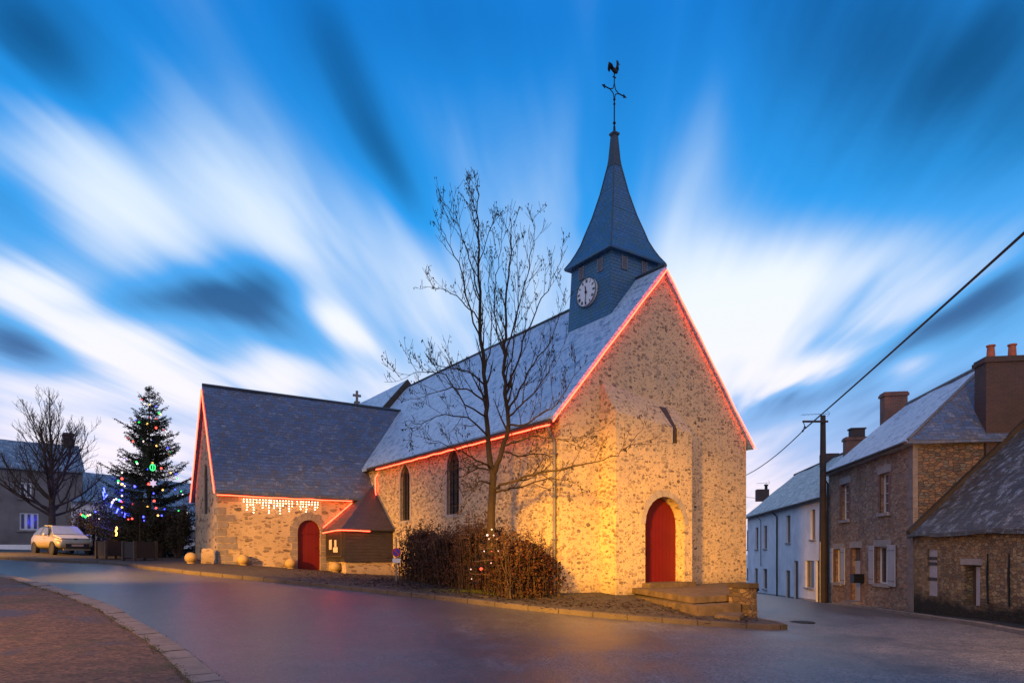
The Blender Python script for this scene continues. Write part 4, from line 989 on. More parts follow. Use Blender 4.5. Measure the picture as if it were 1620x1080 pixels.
g_ = MB(); g_.tube([(-.34, HY-.12, gz), (-.08, HY-.12, gz-.4), (-.08, HY-.12, -2.4)], .045, 8); ST.part('downpipe', g_, M_DARKW, SH)
rt = MB(); rt.tube([(HW/2, 2.4, HR+.16), (HW/2, HY, HR+.16)], .07, 8)
for sx_ in (0, 1): rt.tube([(HW/2, 2.4, HR+.14), (-.28 if sx_ == 0 else HW+.28, -.28, gz+.14)], .05, 6)
ST.part('ridge_tiles', rt, M_ZINC, SH)
def chimney(fr, par, x0, x1, y0, y1, z0, z1, mat=M_BRICKD, pots=0, cap=True, name='chimney', label=None):
    c_ = MB(); c_.box(x0, x1, y0, y1, z0, z1)
    if cap: c_.box(x0-.06, x1+.06, y0-.06, y1+.06, z1+.001, z1+.13); c_.box(x0-.02, x1+.02, y0-.02, y1+.02, z1+.131, z1+.2)
    o = fr.part(name, c_, mat, par, label=label)
    for k in range(pots):
        p_ = MB(); cx_ = x0+(x1-x0)*(k+.5)/pots; cy_ = (y0+y1)/2; zz_ = z1+(.2 if cap else 0)
        p_.tube([(cx_, cy_, zz_), (cx_, cy_, zz_+.08), (cx_, cy_, zz_+.42), (cx_, cy_, zz_+.43), (cx_, cy_, zz_+.48)], [.17, .13, .11, .14, .14], 10); fr.part('chimney_pot', p_, M_TERRA, o)
    return o
cu0 = ST.hit(1560, y=-.12)[0]; cu1 = cu0+2.0; ctz = ST.hit(1590, 572, y=-.12)[2]
chimney(ST, SH, cu0, cu1, -.12, .62, 3.2, ctz, M_BRICKD, 3, True, label='broad brick end chimney with terracotta pots')
def ridge_chimney(u0, u1, vt, vbm, par, fr, xr_, yext=.55, mat=M_BRICK, cap=True, pots=0):
    ya = fr.hit(u1, x=xr_-.35)[1]; yb = ya+yext
    zt = fr.hit((u0+u1)/2, vt, x=xr_-.35)[2]
    x1_ = fr.hit(u1, y=ya)[0]; x0_ = xr_-.35
    return ya, zt
# two chimneys on the ridge of the stone house
def rchim(u0, u1, vt, par, fr, xm, mat, zb, wx=.9, cap=True, pots=0, dy=.6):
    # near face right edge at u1: solve the y at which x = xm+wx/2 is seen at u1
    y_ = fr.hit(u1, x=xm+wx/2)[1]; zt = fr.hit((u0+u1)/2, vt, x=xm)[2]
    return chimney(fr, par, xm-wx/2, xm+wx/2, y_, y_+dy, zb, zt-(.2 if cap else 0), mat, pots, cap)
rchim(1400, 1436, 619, SH, ST, HW/2, M_BRICK, 5.6, 1.05, True, 0, .62)
rchim(1340, 1376, 690, SH, ST, HW/2, M_BRICK, 5.4, 1.25, True, 0, .6)
yk = ST.hit(1376, x=HW/2+.6)[1]; ctop = MB(); zt = ST.hit(1358, 690, x=HW/2)[2]; ctop.box(HW/2-.36, HW/2+.36, yk+.02, yk+.55, zt+.001, zt+.42); ctop.box(HW/2-.42, HW/2+.42, yk-.02, yk+.59, zt+.421, zt+.5); ST.part('chimney_top', ctop, M_BRICKD, SH)
lb_ = MB(); y0_, y1_ = sorted((yat(1358), yat(1368))); z0_ = zat(1362, 921); lb_.box(-.42, -.03, y0_, y0_+.42, z0_, z0_+.34); lb_.box(-.45, -.03, y0_-.03, y0_+.45, z0_+.341, z0_+.37)
ST.single('letter_box', lb_, M_IRON, 'black letter box beside the pale front door of the stone house', 'letter box', at=(-.2, y0_, z0_))

WH = ST.thing('white_house', 'long white rendered terrace house with a mossy frosted roof, further down the street', 'house')
Y0w, Y1w, XE, WE, WR, WW = HY+.05, 30.0, 0.12, 2.96, 5.95, 7.2
def rpx(a, b_, c0, d): 
    u0, u1, v0, v1 = 1160+a*.2592, 1160+b_*.2592, 700+c0*.2592, 700+d*.2592
    um = (u0+u1)/2; return (yat(u0, XE), yat(u1, XE), zat(um, v1, XE), zat(um, v0, XE))
wu = [rpx(*q) for q in ((76, 91, 532, 652), (135, 153, 516, 650), (186, 206, 506, 645), (324, 349, 442, 610), (472, 501, 407, 590))]
wl = [rpx(*q) for q in ((76, 91, 765, 830), (183, 207, 768, 892), (440, 493, 718, 885))]
wd_ = [rpx(*q) for q in ((130, 150, 765, 958), (320, 347, 778, 965), (371, 397, 720, 960), (504, 524, 718, 975))]
b = MB(); b.prism([(XE, Y0w, -4.6), (WW, Y0w, -4.6), (WW, Y0w, WE), (WW/2, Y0w, WR), (XE, Y0w, WE)], (0, Y1w-Y0w, 0)); ww = ST.part('wall', b, M_WHITE, WH)
boolean(ww, [tmps(MB().box(XE-.3, XE+.2, min(r[0], r[1]), max(r[0], r[1]), r[2], r[3]), ST, WH) for r in wu+wl+wd_])
def wwin(r, dark=M_BEIGE):
    a, b_ = min(r[:2]), max(r[:2]); f_ = MB()
    for q in ((a, a+.05, r[2], r[3]), (b_-.05, b_, r[2], r[3]), (a+.05, b_-.05, r[2], r[2]+.05), (a+.05, b_-.05, r[3]-.05, r[3])): f_.box(XE+.10, XE+.16, *q)
    o = ST.part('window', f_, M_BEIGE, WH); g_ = MB(); g_.box(XE+.161, XE+.18, a, b_, r[2], r[3]); ST.part('glass', g_, M_BEIGE if (b_-a) < 1.0 and dark is M_BEIGE else M_GLASSC, o)
    s_ = MB(); s_.box(XE-.08, XE+.1, a-.08, b_+.08, r[2]-.09, r[2]-.002); ST.part('sill', s_, M_WBASE, o)
for i, r in enumerate(wu): wwin(r, M_GLASSC if i in (2,) else M_BEIGE)
for r in wl: wwin(r, M_GLASSC)
for r in wd_:
    a, b_ = min(r[:2]), max(r[:2]); f_ = MB(); f_.box(XE+.1, XE+.15, a, b_, r[2], r[3]); o = ST.part('door', f_, M_DOORB, WH); f_ = MB(); f_.ball((XE+.08, a+.1, r[2]+1), .035, 6, 4); ST.part('handle', f_, M_ZINC, o)
pl = MB(); occ = sorted([(min(r[:2]), max(r[:2])) for r in wd_]); y_ = Y0w+.01
for a, b_ in occ+[(Y1w, Y1w)]:
    if a > y_: pl.prism([(XE-.02, y_, -4.6), (XE-.02, a, -4.6), (XE-.02, a, -2.05-.03*a), (XE-.02, y_, -2.05-.03*y_)], (.03, 0, 0))
    y_ = b_
ST.part('plinth', pl, M_WBASE, WH)
xm = (XE+WW)/2; kx = (WR-WE)/(xm-XE)
wr = []
for s_ in (-1, 1):
    b = MB(); xe = xm+s_*(xm-XE+.3); b.prism([(xm, Y0w, WR+.03), (xe, Y0w, WE-kx*.3+.03), (xe, Y0w, WE-kx*.3+.14), (xm, Y0w, WR+.2)], (0, Y1w-Y0w+.15, 0)); wr.append(b)
wavy_part('roof', wr, M_FROSTM, WH, .05, 14, ST)
g_ = MB(); g_.tube([(XE-.36, Y0w, WE-kx*.3+.03), (XE-.36, Y1w+.1, WE-kx*.3+.03)], .06, 8); ST.part('gutter', g_, M_DARKW, WH)
for (uu, vv0) in ((1160+266*.2592, 1.0), (1160+168*.2592, 0)):
    y_ = yat(uu, XE-.06); g_ = MB(); g_.tube([(XE-.34, y_, WE-.3), (XE-.06, y_, WE-.6), (XE-.06, y_, -3.3 if vv0 else -.9)], .05 if vv0 else .025, 6); ST.part('downpipe', g_, M_DARKW, WH)
rt = MB(); rt.tube([(xm, Y0w, WR+.22), (xm, Y1w+.1, WR+.22)], .07, 8); ST.part('ridge_tiles', rt, M_BRICKD, WH)
chw1 = rchim(1309, 1328, 715, WH, ST, xm, M_BRICKD, 5.3, 1.0, False, 0, .8)
chw2 = rchim(1204, 1217, 772, WH, ST, xm, M_BRICKD, 5.0, 1.1, False, 0, .9)
p_ = MB(); yc_ = ST.hit(1217, x=xm+.5)[1]; zc_ = ST.hit(1217, 772, x=xm)[2]; p_.tube([(xm+.3, yc_+.4, zc_), (xm+.3, yc_+.4, zc_+.5)], .14, 8); p_.tube([(xm+.3, yc_+.4, zc_+.5), (xm+.3, yc_+.4, zc_+.62)], .2, 8); ST.part('chimney_pot', p_, M_IRON, chw2)
def antenna(px, py, pz, h, L, label, ang=0.0):
    A_ = at(px, py, pz, ang); t_ = A_.thing('tv_antenna', label, 'aerial'); m_ = MB(); m_.tube([(0, 0, pz), (0, 0, pz+h)], .018, 5); A_.part('mast', m_, M_IRON, t_)
    m_ = MB(); m_.tube([(-L*.72, 0, pz+h-.08), (L*.28, 0, pz+h)], .012, 4)
    for k in range(7): x = -L*.7+L*k/7.5; m_.tube([(x, -.28, pz+h-.08+.02*k*.5), (x, .28, pz+h-.08+.02*k*.5)], .007, 3)
    m_.tube([(L*.2, 0, pz+h-.2), (L*.3, 0, pz+h+.02), (L*.2, .02, pz+h+.2)], .012, 4); A_.part('boom', m_, M_IRON, t_)
pw = ST.world(xm-.2, ST.hit(1309, x=xm)[1], 0); dd = pw.y
antenna((1300-CX)/F*dd, dd, (YH-712)/F*dd-.3, (712-654)/F*dd+.3, 44/F*dd, 'television aerial on a thin mast behind the top of the wooden pole')
dd2 = ST.world(xm, ST.hit(1204, x=xm)[1], 0).y
antenna((1212-CX)/F*dd2, dd2, (YH-775)/F*dd2, 12/F*dd2, 20/F*dd2, 'small television aerial above the far chimney of the white house')

# low barn at the right edge
BN = ST.thing('stone_barn', 'low ochre stone barn with a steep rough slate roof at the right edge', 'barn')
BE, BD, BL = .72, 9.6, 13.0
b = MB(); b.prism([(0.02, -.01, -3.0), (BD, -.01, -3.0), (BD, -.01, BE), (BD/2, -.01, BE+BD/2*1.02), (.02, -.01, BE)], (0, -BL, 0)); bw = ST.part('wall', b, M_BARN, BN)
r1_ = (yat(1466), yat(1482), zat(1474, 942), zat(1474, 868)); r2b = (yat(1524), yat(1549), zat(1536, 957), zat(1536, 893))
boolean(bw, [tmps(MB().box(-.4, .3, min(r[0], r[1]), max(r[0], r[1]), r[2], r[3]), ST, BN) for r in (r1_, r2b)])
br = []; kb = 1.02
for s_ in (-1, 1):
    b = MB(); xe = BD/2+s_*(BD/2+.22); b.prism([(BD/2, -.02, BE+BD/2*kb+.03), (xe, -.02, BE-.22*kb+.03), (xe, -.02, BE-.22*kb+.15), (BD/2, -.02, BE+BD/2*kb+.2)], (0, -BL-.1, 0)); br.append(b)
wavy_part('roof', br, M_BARNR, BN, .06, 16, ST)
vg = MB(); vg.prism([(-.2, -.021, BE-.2), (BD/2, -.021, BE+BD/2*kb+.1), (BD/2, -.021, BE+BD/2*kb+.36), (-.24, -.021, BE+.06)], (0, -.30, 0)); ST.part('mossy_verge', vg, M_RISER, BN)
a, b_ = min(r1_[:2]), max(r1_[:2]); f_ = MB(); f_.box(.08, .12, a, b_, r1_[2], r1_[3]); o = ST.part('door', f_, M_WPAINT, BN, label='narrow patched white door'); 
for z_ in (r1_[2]+.5, r1_[2]+1.0, r1_[3]-.35): f_ = MB(); f_.box(.05, .079, a, b_, z_, z_+.10); ST.part('ledge', f_, M_DARKW, o)
a, b_ = min(r2b[:2]), max(r2b[:2]); f_ = MB(); f_.box(.16, .2, a, a+(b_-a)*.55, r2b[2], r2b[3]-.05); o = ST.part('door', f_, M_WPAINT, BN, label='half open pale door in a dark doorway')
f_ = MB(); f_.box(.27, .29, a, b_, r2b[2], r2b[3]); ST.part('dark_leaf', f_, M_DOORB, BN); f_ = MB(); f_.box(-.02, .2, a-.15, b_+.15, r2b[3]+.001, r2b[3]+.18); ST.part('lintel', f_, M_GRANP, BN)
for uu in (1563, 1597): f_ = MB(); y_ = yat(uu); f_.tube([(-.01, y_, .0), (-.012, y_+.03, -.6), (-.01, y_, -1.4)], [.015, .03, .02], 6); ST.part('stain_streak', f_, M_IRON, BN)  # dark stain streaks down the barn wall, shaped as thin tubes

# wooden pole with its arm, and the cables
pd = 31.0; pX = (1302-CX)/F*pd; pz0 = GZ(pX, pd)
PO = at(pX, pd, pz0); po = PO.thing('utility_pole', 'tall dark wooden pole with one short arm in front of the white house', 'pole')
ztp = (YH-657)/F*pd; m_ = MB(); m_.tube([(0, 0, pz0-.5), (0, 0, pz0+2), (0, 0, ztp)], [.19, .175, .115], 12); PO.part('pole', m_, M_POST, po)
m_ = MB(); za_ = (YH-667.5)/F*pd; m_.box(-1.02, .16, -.19, -.125, za_-.045, za_+.045); PO.part('arm', m_, M_POST, po)
m_ = MB(); m_.tube([(-.98, -.16, za_-.05), (-.92, -.16, za_-.22)], .02, 5); m_.ball((-.92, -.16, za_-.27), .055, 8, 5); m_.ball((-1.02, -.16, za_-.45), .05, 8, 5); m_.tube([(-1.02, -.16, za_-.40), (-.95, -.16, za_-.28)], .015, 4); PO.part('insulator', m_, M_IRON, po)
m_ = MB(); m_.tube([(-.17, -.08, pz0), (-.16, -.06, pz0+2.9)], .035, 6); PO.part('conduit', m_, M_ZINC, po)
def cable(a, b_, sag, label, r=.02, group=None):
    a = Vector(a); b_ = Vector(b_); P_ = [a.lerp(b_, k/30)-Vector((0, 0, sag*4*(k/30)*(1-k/30))) for k in range(31)]
    c0 = P_[0]; m_ = MB(); m_.tube([p-Vector((c0.x, c0.y, 0)) for p in P_], r, 5); A_ = at(c0.x, c0.y, c0.z)
    o = A_.single('overhead_cable', m_, M_CABLE, label, 'cable', group); o.location = (c0.x, c0.y, c0.z+EYE); return o
ins = (pX-.92, pd-.16, (YH-683)/F*pd+.15)
ins = ((1272-CX)/F*pd, pd-.16, (YH-678)/F*pd)
def pt(u, v, d): return ((u-CX)/F*d, d, (YH-v)/F*d)
far_ = Vector(ins)+(Vector(pt(1640, 340, 12.0))-Vector(ins))*1.9
cable(ins, far_, .12, 'thick black cable rising from the pole arm to the upper right', .03)
cable(ins, pt(1176, 753, 45), .25, 'black cable running from the pole arm down behind the church corner', .025)
cable(pt(1204, 787, dd2), pt(1168, 783, 70), .1, 'thin cable between the far chimney and the church corner', .02)

# ------------------------------------------------------------------ bare trees
def grow(mb_, twigs, p0, d0, L, r0, depth, rnd, up=.25, wig=.18, nseg=6, kids=(4, 6), ratio=.5, tips=None, minr=.006):
    pts = [Vector(p0)]; d = Vector(d0).normalized()
    for k in range(nseg):
        d = (d+Vector((rnd.uniform(-1, 1), rnd.uniform(-1, 1), rnd.uniform(-.6, 1)))*wig+Vector((0, 0, up*.25))).normalized(); pts.append(pts[-1]+d*L/nseg)
    rad = [max(minr*.7, r0*(1-.75*k/nseg)) for k in range(nseg+1)]
    mb_.tube(pts, rad, 5 if r0 > .03 else 3, cap=False)
    if tips is not None and depth <= 1:
        tips += [(pts[k], d) for k in range(2, nseg+1)]
    if depth > 0: sprout(mb_, twigs, pts, rad, depth-1, rnd, up, wig, kids, ratio, L, tips, minr)
def sprout(mb_, twigs, pts, rad, depth, rnd, up, wig, kids, ratio, L, tips, minr=.006, start=.25, sub=None):
    n = rnd.randint(*kids); k = len(pts)-1
    for i in range(n):
        t_ = start+(1-start)*(i+rnd.random())/n; q = t_*k; j = min(int(q), k-1); p = pts[j].lerp(pts[j+1], q-j); d = (pts[j+1]-pts[j]).normalized()
        side = d.cross(Vector((rnd.uniform(-1, 1), rnd.uniform(-1, 1), rnd.uniform(-1, 1))))
        if side.length < .05: continue
        side.normalize(); nd = (d*rnd.uniform(.5, .9)+side*rnd.uniform(.5, 1.0)+Vector((0, 0, up))).normalized()
        grow(mb_, twigs, p, nd, L*ratio*rnd.uniform(.65, 1.15)*(1.1-.5*t_), max(minr, rad[j]*.55), depth, rnd, up, wig, 5, sub or kids, ratio, tips, minr)

# the alder in front of the church: its limbs placed one by one
TD = 19.3
tbx = (776-CX)/F*TD; TRF = at(tbx, TD, GZ(tbx, TD))
alder = TRF.thing('bare_tree', 'bare forked tree with dangling dark catkins in front of the nave wall', 'tree')
def L3(lst):
    """limb from (u, v, depth offset, radius)"""
    return [Vector(((u-CX)/F*(TD+dy)-tbx, dy, (YH-v)/F*(TD+dy))) for u, v, dy, r in lst], [r*.82 for *_, r in lst]
limbs = [
 [(776, 940, 0, .20), (775, 925, 0, .165), (776, 880, 0, .15), (777, 820, 0, .14), (779, 775, 0, .135), (780, 746, 0, .12)],
 [(780, 752, 0, .11), (772, 690, .1, .088), (771, 640, .1, .078), (765, 590, .1, .070), (759, 510, .2, .058), (757, 440, .2, .044), (756, 370, .2, .032), (755, 320, .2, .02), (756, 283, .2, .010)],
 [(780, 750, 0, .10), (790, 727, -.2, .085), (803, 687, -.3, .076), (801, 637, -.3, .068), (796, 590, -.4, .058), (797, 545, -.4, .050), (801, 510, -.5, .042), (805, 435, -.5, .030), (808, 380, -.5, .018), (806, 344, -.5, .008)],
 [(797, 560, -.4, .030), (786, 525, -.3, .025), (782, 479, -.2, .020), (784, 435, -.2, .015), (793, 395, -.1, .010), (793, 355, 0, .006)],
 [(800, 624, -.3, .045), (815, 583, -.8, .036), (826, 540, -1.1, .028), (845, 500, -1.3, .022), (856, 472, -1.4, .018), (870, 455, -1.5, .012), (882, 424, -1.6, .009), (891, 398, -1.7, .005)],
 [(800, 565, -.4, .032), (813, 515, -.6, .026), (826, 465, -.8, .020), (838, 420, -.9, .014), (845, 370, -1., .010), (847, 339, -1.0, .005)],
 [(803, 655, -.3, .045), (822, 615, .4, .034), (845, 575, .8, .025), (868, 545, 1.2, .018), (885, 500, 1.5, .012), (893, 460, 1.7, .006)],
 [(760, 510, .2, .030), (742, 489, .5, .024), (723, 468, .8, .018), (697, 456, 1., .012), (669, 454, 1.1, .006)],
 [(762, 545, .2, .034), (745, 490, -.3, .028), (726, 415, -.8, .019), (706, 380, -1.0, .012), (696, 356, -1.2, .006)],
 [(758, 470, .2, .028), (742, 410, .0, .020), (728, 361, -.2, .014), (712, 340, -.3, .009), (706, 325, -.4, .005)],
 [(757, 420, .2, .022), (768, 385, .5, .016), (778, 357, .7, .011), (789, 342, .8, .005)],
 [(756, 360, .2, .016), (748, 335, .1, .011), (742, 305, .0, .006), (741, 288, 0, .004)],
 [(768, 610, .1, .036), (745, 590, -.6, .026), (723, 583, -1., .019), (700, 580, -1.3, .012), (682, 574, -1.5, .006)],
 [(770, 640, .1, .042), (745, 618, .6, .032), (715, 612, 1.1, .023), (690, 620, 1.5, .016), (671, 627, 1.8, .010), (640, 634, 2.0, .005)],
 [(770, 660, .1, .036), (735, 640, -.9, .026), (705, 592, -1.3, .019), (680, 588, -1.6, .013), (655, 590, -1.8, .009), (630, 596, -2., .005)],
 [(772, 690, .1, .036), (740, 660, -.7, .027), (705, 655, -1.2, .018), (670, 668, -1.6, .010), (645, 690, -1.8, .005)],
 [(779, 742, 0, .050), (765, 733, -.5, .038), (747, 723, -.9, .028), (720, 710, -1.3, .019), (693, 697, -1.7, .010), (675, 694, -1.9, .005)],
 [(779, 745, 0, .040), (757, 740, .5, .030), (733, 753, .9, .020), (710, 757, 1.2, .009)],
 [(779, 765, 0, .036), (762, 760, -.5, .027), (750, 770, -.9, .018), (737, 788, -1.2, .009), (735, 800, -1.2, .005)],
 [(779, 773, 0, .062), (800, 765, -.5, .052), (827, 755, -1., .044), (848, 750, -1.5, .038), (868, 745, -1.9, .032), (905, 738, -2.5, .026), (945, 730, -3.0, .020), (978, 721, -3.4, .014), (1000, 698, -3.6, .009), (1019, 670, -3.8, .005)],
 [(779, 778, 0, .046), (795, 775, .0, .038), (813, 772, .1, .032), (843, 763, .1, .025), (875, 757, .0, .019), (905, 762, -.2, .012), (922, 775, -.3, .005)],
 [(797, 705, -.25, .044), (815, 700, -.8, .034), (840, 690, -1.3, .026), (873, 693, -1.9, .018), (905, 697, -2.2, .011), (928, 710, -2.4, .005)],
 [(800, 715, -.25, .038), (822, 722, .3, .028), (850, 718, .7, .020), (880, 722, 1.0, .011), (900, 735, 1.1, .005)],
 [(803, 672, -.3, .044), (830, 672, -1.0, .032), (855, 655, -1.6, .023), (880, 640, -2.1, .015), (905, 600, -2.5, .008), (912, 575, -2.6, .005)],
 [(803, 660, -.3, .038), (825, 640, -1.2, .028), (848, 618, -1.8, .020), (868, 590, -2.2, .013), (880, 560, -2.5, .007)],
 [(765, 600, .1, .032), (775, 560, .9, .024), (778, 510, 1.3, .018), (772, 450, 1.6, .012), (775, 400, 1.8, .006)],
 [(800, 600, -.4, .03), (812, 550, .5, .022), (820, 480, .9, .016), (818, 420, 1.1, .01), (822, 370, 1.2, .005)],
]
tb = MB(); tips = []; rnd = random.Random(21)
for i, lm in enumerate(limbs):
    P_, R_ = L3(lm)
    # refine the polyline with a little crookedness
    Q_, QR = [], []
    for k in range(len(P_)-1):
        for j in range(3):
            f = j/3; off = Vector((rnd.uniform(-1, 1), rnd.uniform(-1, 1), rnd.uniform(-.6, .6)))*(.05 if i > 0 else .012)*(1 if j else 0)
            Q_.append(P_[k].lerp(P_[k+1], f)+off); QR.append(R_[k]*(1-f)+R_[k+1]*f)
    Q_.append(P_[-1]); QR.append(R_[-1]); tb.tube(Q_, QR, 9 if i < 3 else 5)
    if i == 0: continue
    Ltot = sum((P_[k+1]-P_[k]).length for k in range(len(P_)-1)); low = P_[-1].z < 3.2
    sprout(tb, None, Q_, QR, 1, rnd, .42 if not low else .10, .20 if low else .085, (17, 21) if i < 3 else (10, 13), .62, min(Ltot, 2.6)*.66, tips, .0072, .22 if i < 3 else .15, (3, 4))
# hoops of moss at the foot; scars
trunk = TRF.part('trunk', tb, [M_BARKM], alder, recalc=False)
ctk = MB()
for (p, d) in tips:
    hi = p.z > 1.0
    if rnd.random() < (.20 if hi else .06):
        for k in range(rnd.randint(1, 2)):
            q = p+Vector((rnd.uniform(-.05, .05), rnd.uniform(-.05, .05), rnd.uniform(-.03, .03))); L = rnd.uniform(.04, .085); dd_ = Vector((rnd.uniform(-.3, .3), rnd.uniform(-.3, .3), -1)).normalized()
            ctk.tube([q, q+dd_*L*.4, q+dd_*L], [.003, .015*rnd.uniform(.7, 1.2), .006], 4)
TRF.part('catkins', ctk, M_CATKIN, alder, recalc=False)
ms = MB(); rnd = random.Random(5)
for k in range(1400):
    a = rnd.uniform(0, 2*math.pi); r = .15+abs(rnd.gauss(0, .5)); x, y = math.cos(a)*r*1.9, math.sin(a)*r*.7; z = GZ(tbx+x, TD+y)
    an = rnd.uniform(0, 6.28); ms.leaf((x, y, z), Vector((math.cos(an)*.03, math.sin(an)*.03, rnd.uniform(.02, .07))), Vector((.008, .004, 0)))
o = TRF.single('moss', ms, M_MOSS, None, None, recalc=False, at=(0, 0, TRF.bz)); o['kind'] = 'stuff'
# little wire christmas tree round its trunk
WT = at(tbx, TD-.05, GZ(tbx, TD)); wt = WT.thing('wire_christmas_tree', 'cone of metal hoops with small lights wrapped round the foot of the bare forked tree', 'christmas decoration')
for k, (v, hwid, til) in enumerate(((847, 10, .0), (857, 14, .1), (868, 18, 0), (879, 23, .0), (886, 26, .03), (895, 29, .02), (909, 31, -.12), (921, 33, -.05))):
    R = hwid/F*TD; z = (YH-v)/F*TD; m_ = MB(); m_.tube([(R*math.cos(a), R*math.sin(a)*.9, z+til*math.cos(a)*R+.02*math.sin(3*a)) for a in [2*math.pi*j/24 for j in range(25)]], .010, 4); WT.part('hoop', m_, M_IRON if k % 2 else plain('brass_wire', (.22, .13, .06), .4, .1, metal=.6) if 'brass_wire' not in MATS else MATS['brass_wire'], wt)
m_ = MB()
for a in (.4, 2.0, 3.6, 5.2): m_.tube([(math.cos(a)*.62, math.sin(a)*.55, WT.bz+.02), (math.cos(a)*.16, math.sin(a)*.16, (YH-842)/F*TD)], .007, 4)
WT.part('stay', m_, M_IRON, wt)
wcol = [glow('tiny_white', (.95, .80, .85), .8), glow('tiny_red', (1, .10, .06), 1.2), glow('tiny_warm', (1, .75, .45), 1.4)]
for (u, v, c, r) in ((778, 837, 2, .022), (771, 846, 0, .034), (781, 846.5, 0, .024), (773.5, 852, 0, .018), (787, 852, 2, .016), (766, 871.5, 0, .02), (778, 871.5, 1, .018), (788, 871, 0, .02), (784, 882, 1, .018), (777, 890, 0, .02), (761.5, 899.5, 1, .05), (792, 899, 1, .022), (745, 900, 0, .02), (746, 915, 0, .016)):
    q = ((u-CX)/F*(TD-.5)-tbx, -.45, (YH-v)/F*(TD-.5)); m_ = MB(); m_.ball(q, r, 8, 6); WT.part('bulb', m_, wcol[c], wt)

# ------------------------------------------------------------------ the withered hedge in front of the nave
HF = Frame(*CH.world(-1.5, 5.5, 0)[:2], CH.a, -1.25)
hedge = HF.thing('hedge', 'withered brown hydrangea hedge along the foot of the nave wall', 'hedge')
hb_, ft, stm = MB(), MB(), MB(); rnd = random.Random(8)
HYM = CH.hit(630, x=-2.3)[1]-5.5; print('HYM', HYM)
def hedge_h(y):        # top above the ground, along the hedge
    return 1.55+.16*math.sin(y*1.3)+.14*math.sin(y*3.1+1)-.35*max(0, (abs(y-.1)-6.0))
for k in range(48000):
    y = rnd.uniform(-6.5, HYM); x = rnd.gauss(0, .55)
    if abs(x) > 1.15: continue
    H = hedge_h(y)*(1-.28*(abs(x)/1.15)**2); w_ = HF.world(x, y, 0); g0 = GZ(w_.x, w_.y); t_ = rnd.random()**.75; z = g0+.05+H*t_
    x *= (.75+.35*math.sin(math.pi*min(1, t_*.9+.15)))
    a = Vector((rnd.uniform(-1, 1), rnd.uniform(-1, 1), rnd.uniform(-1, .7))).normalized()*rnd.uniform(.04, .11); b_ = a.cross(Vector((rnd.uniform(-1, 1), rnd.uniform(-1, 1), rnd.uniform(-1, 1))))
    if b_.length < .005: continue
    hb_.leaf((x, y, z), a, b_.normalized()*a.length*rnd.uniform(.22, .38))
for k in range(900):
    y = rnd.uniform(-6.4, HYM); x = rnd.uniform(-.8, .8); H = hedge_h(y)*(1-.28*(abs(x)/1.15)**2); w_ = HF.world(x, y, 0); g0 = GZ(w_.x, w_.y)
    l = rnd.uniform(.6, 1.12) if rnd.random() < .7 else rnd.uniform(1.0, 1.28); dx_, dy_ = rnd.uniform(-.25, .25), rnd.uniform(-.25, .25)
    if rnd.random() < .5: x = -abs(x)-.1
    stm.tube([(x, y, g0), (x+dx_*.4, y+dy_*.4, g0+H*l*.5), (x+dx_, y+dy_, g0+H*l)], [.012, .009, .006], 3, cap=False)
    if l > .85:
        c_ = Vector((x+dx_, y+dy_, g0+H*l)); R = rnd.uniform(.06, .12)
        for q in range(18):
            n_ = Vector((rnd.gauss(0, 1), rnd.gauss(0, 1), rnd.gauss(.3, 1))).normalized(); tt = n_.cross(Vector((.3, .7, .2))).normalized()
            ft.leaf(c_+n_*R*.8, tt*R*.5+n_*R*.2, n_.cross(tt)*R*.22)
HF.part('foliage', hb_, M_HEDGE, hedge, recalc=False, uvs=False); HF.part('stems', stm, M_BARK, hedge, recalc=False, uvs=False); HF.part('flowerheads', ft, M_FLOWER, hedge, recalc=False, uvs=False)
he = MB(); he.prism([(-1.45, -5.9, -2.0), (-1.27, -5.9, -2.0), (-1.27, -5.9, -1.16), (-1.45, -5.9, -1.16)], (0, 3.2, 0))
HF.single('stone_edging', he, M_KERBM, 'low pale stone edging at the foot of the hedge nearest the west front', 'edging', at=(-1.3, -4.5, -1.2))

# fallen leaves
lf = MB(); rnd = random.Random(77)
for k in range(2600):
    u = rnd.gauss(700, 95) if rnd.random() < .62 else rnd.uniform(470, 1200); 
    base_v = np.interp(u, [400, 500, 600, 700, 800, 900, 1000, 1100, 1240], [903, 908, 917, 927, 939, 951, 960, 968, 984]); v = base_v+rnd.gauss(0, 6.5)
    if v < 899: continue
    x, y = GP(u, v, 40); z = GZ(x, y)
    lx, ly = CH.local(x, y)
    if lx > -.1 and ly > -1: continue
    for q in range(rnd.choice((1, 1, 2, 4))):
        X, Y = x+rnd.gauss(0, .08), y+rnd.gauss(0, .08); an = rnd.uniform(0, 6.28); L = rnd.uniform(.05, .11); a = Vector((math.cos(an)*L, math.sin(an)*L, rnd.uniform(0, .03))); lf.leaf((X, Y, z+.012), a, Vector((-a.y, a.x, .01))*.4)
o = mkobj('fallen_leaves', lf.mesh('fallen_leaves', EYE), M_LITTER, None, False, False, False); o['kind'] = 'stuff'
mg = MB()      # moss and grit in the joint of the near kerb
fkd = dense(fk, .03); inner = offset_line(dense(fk, .3), -.37); inner = dense(inner, .03)
for line, sp_, nn in ((fkd, .03, 4), (inner, .05, 7)):
    for p in line:
        for q in range(nn if mnoise.noise(Vector((p[0]*1.3, p[1]*1.3, 0))) > -.12 else 1):
            X, Y = p[0]+rnd.gauss(0, sp_), p[1]+rnd.gauss(0, sp_); an = rnd.uniform(0, 6.28); L = rnd.uniform(.010, .030); z = GZ(X, Y)+(-.096 if line is fkd else FKZ+.012)
            mg.leaf((X, Y, z), Vector((math.cos(an)*L, math.sin(an)*L, rnd.uniform(.003, .018))), Vector((-math.sin(an), math.cos(an), 0))*L*.4)
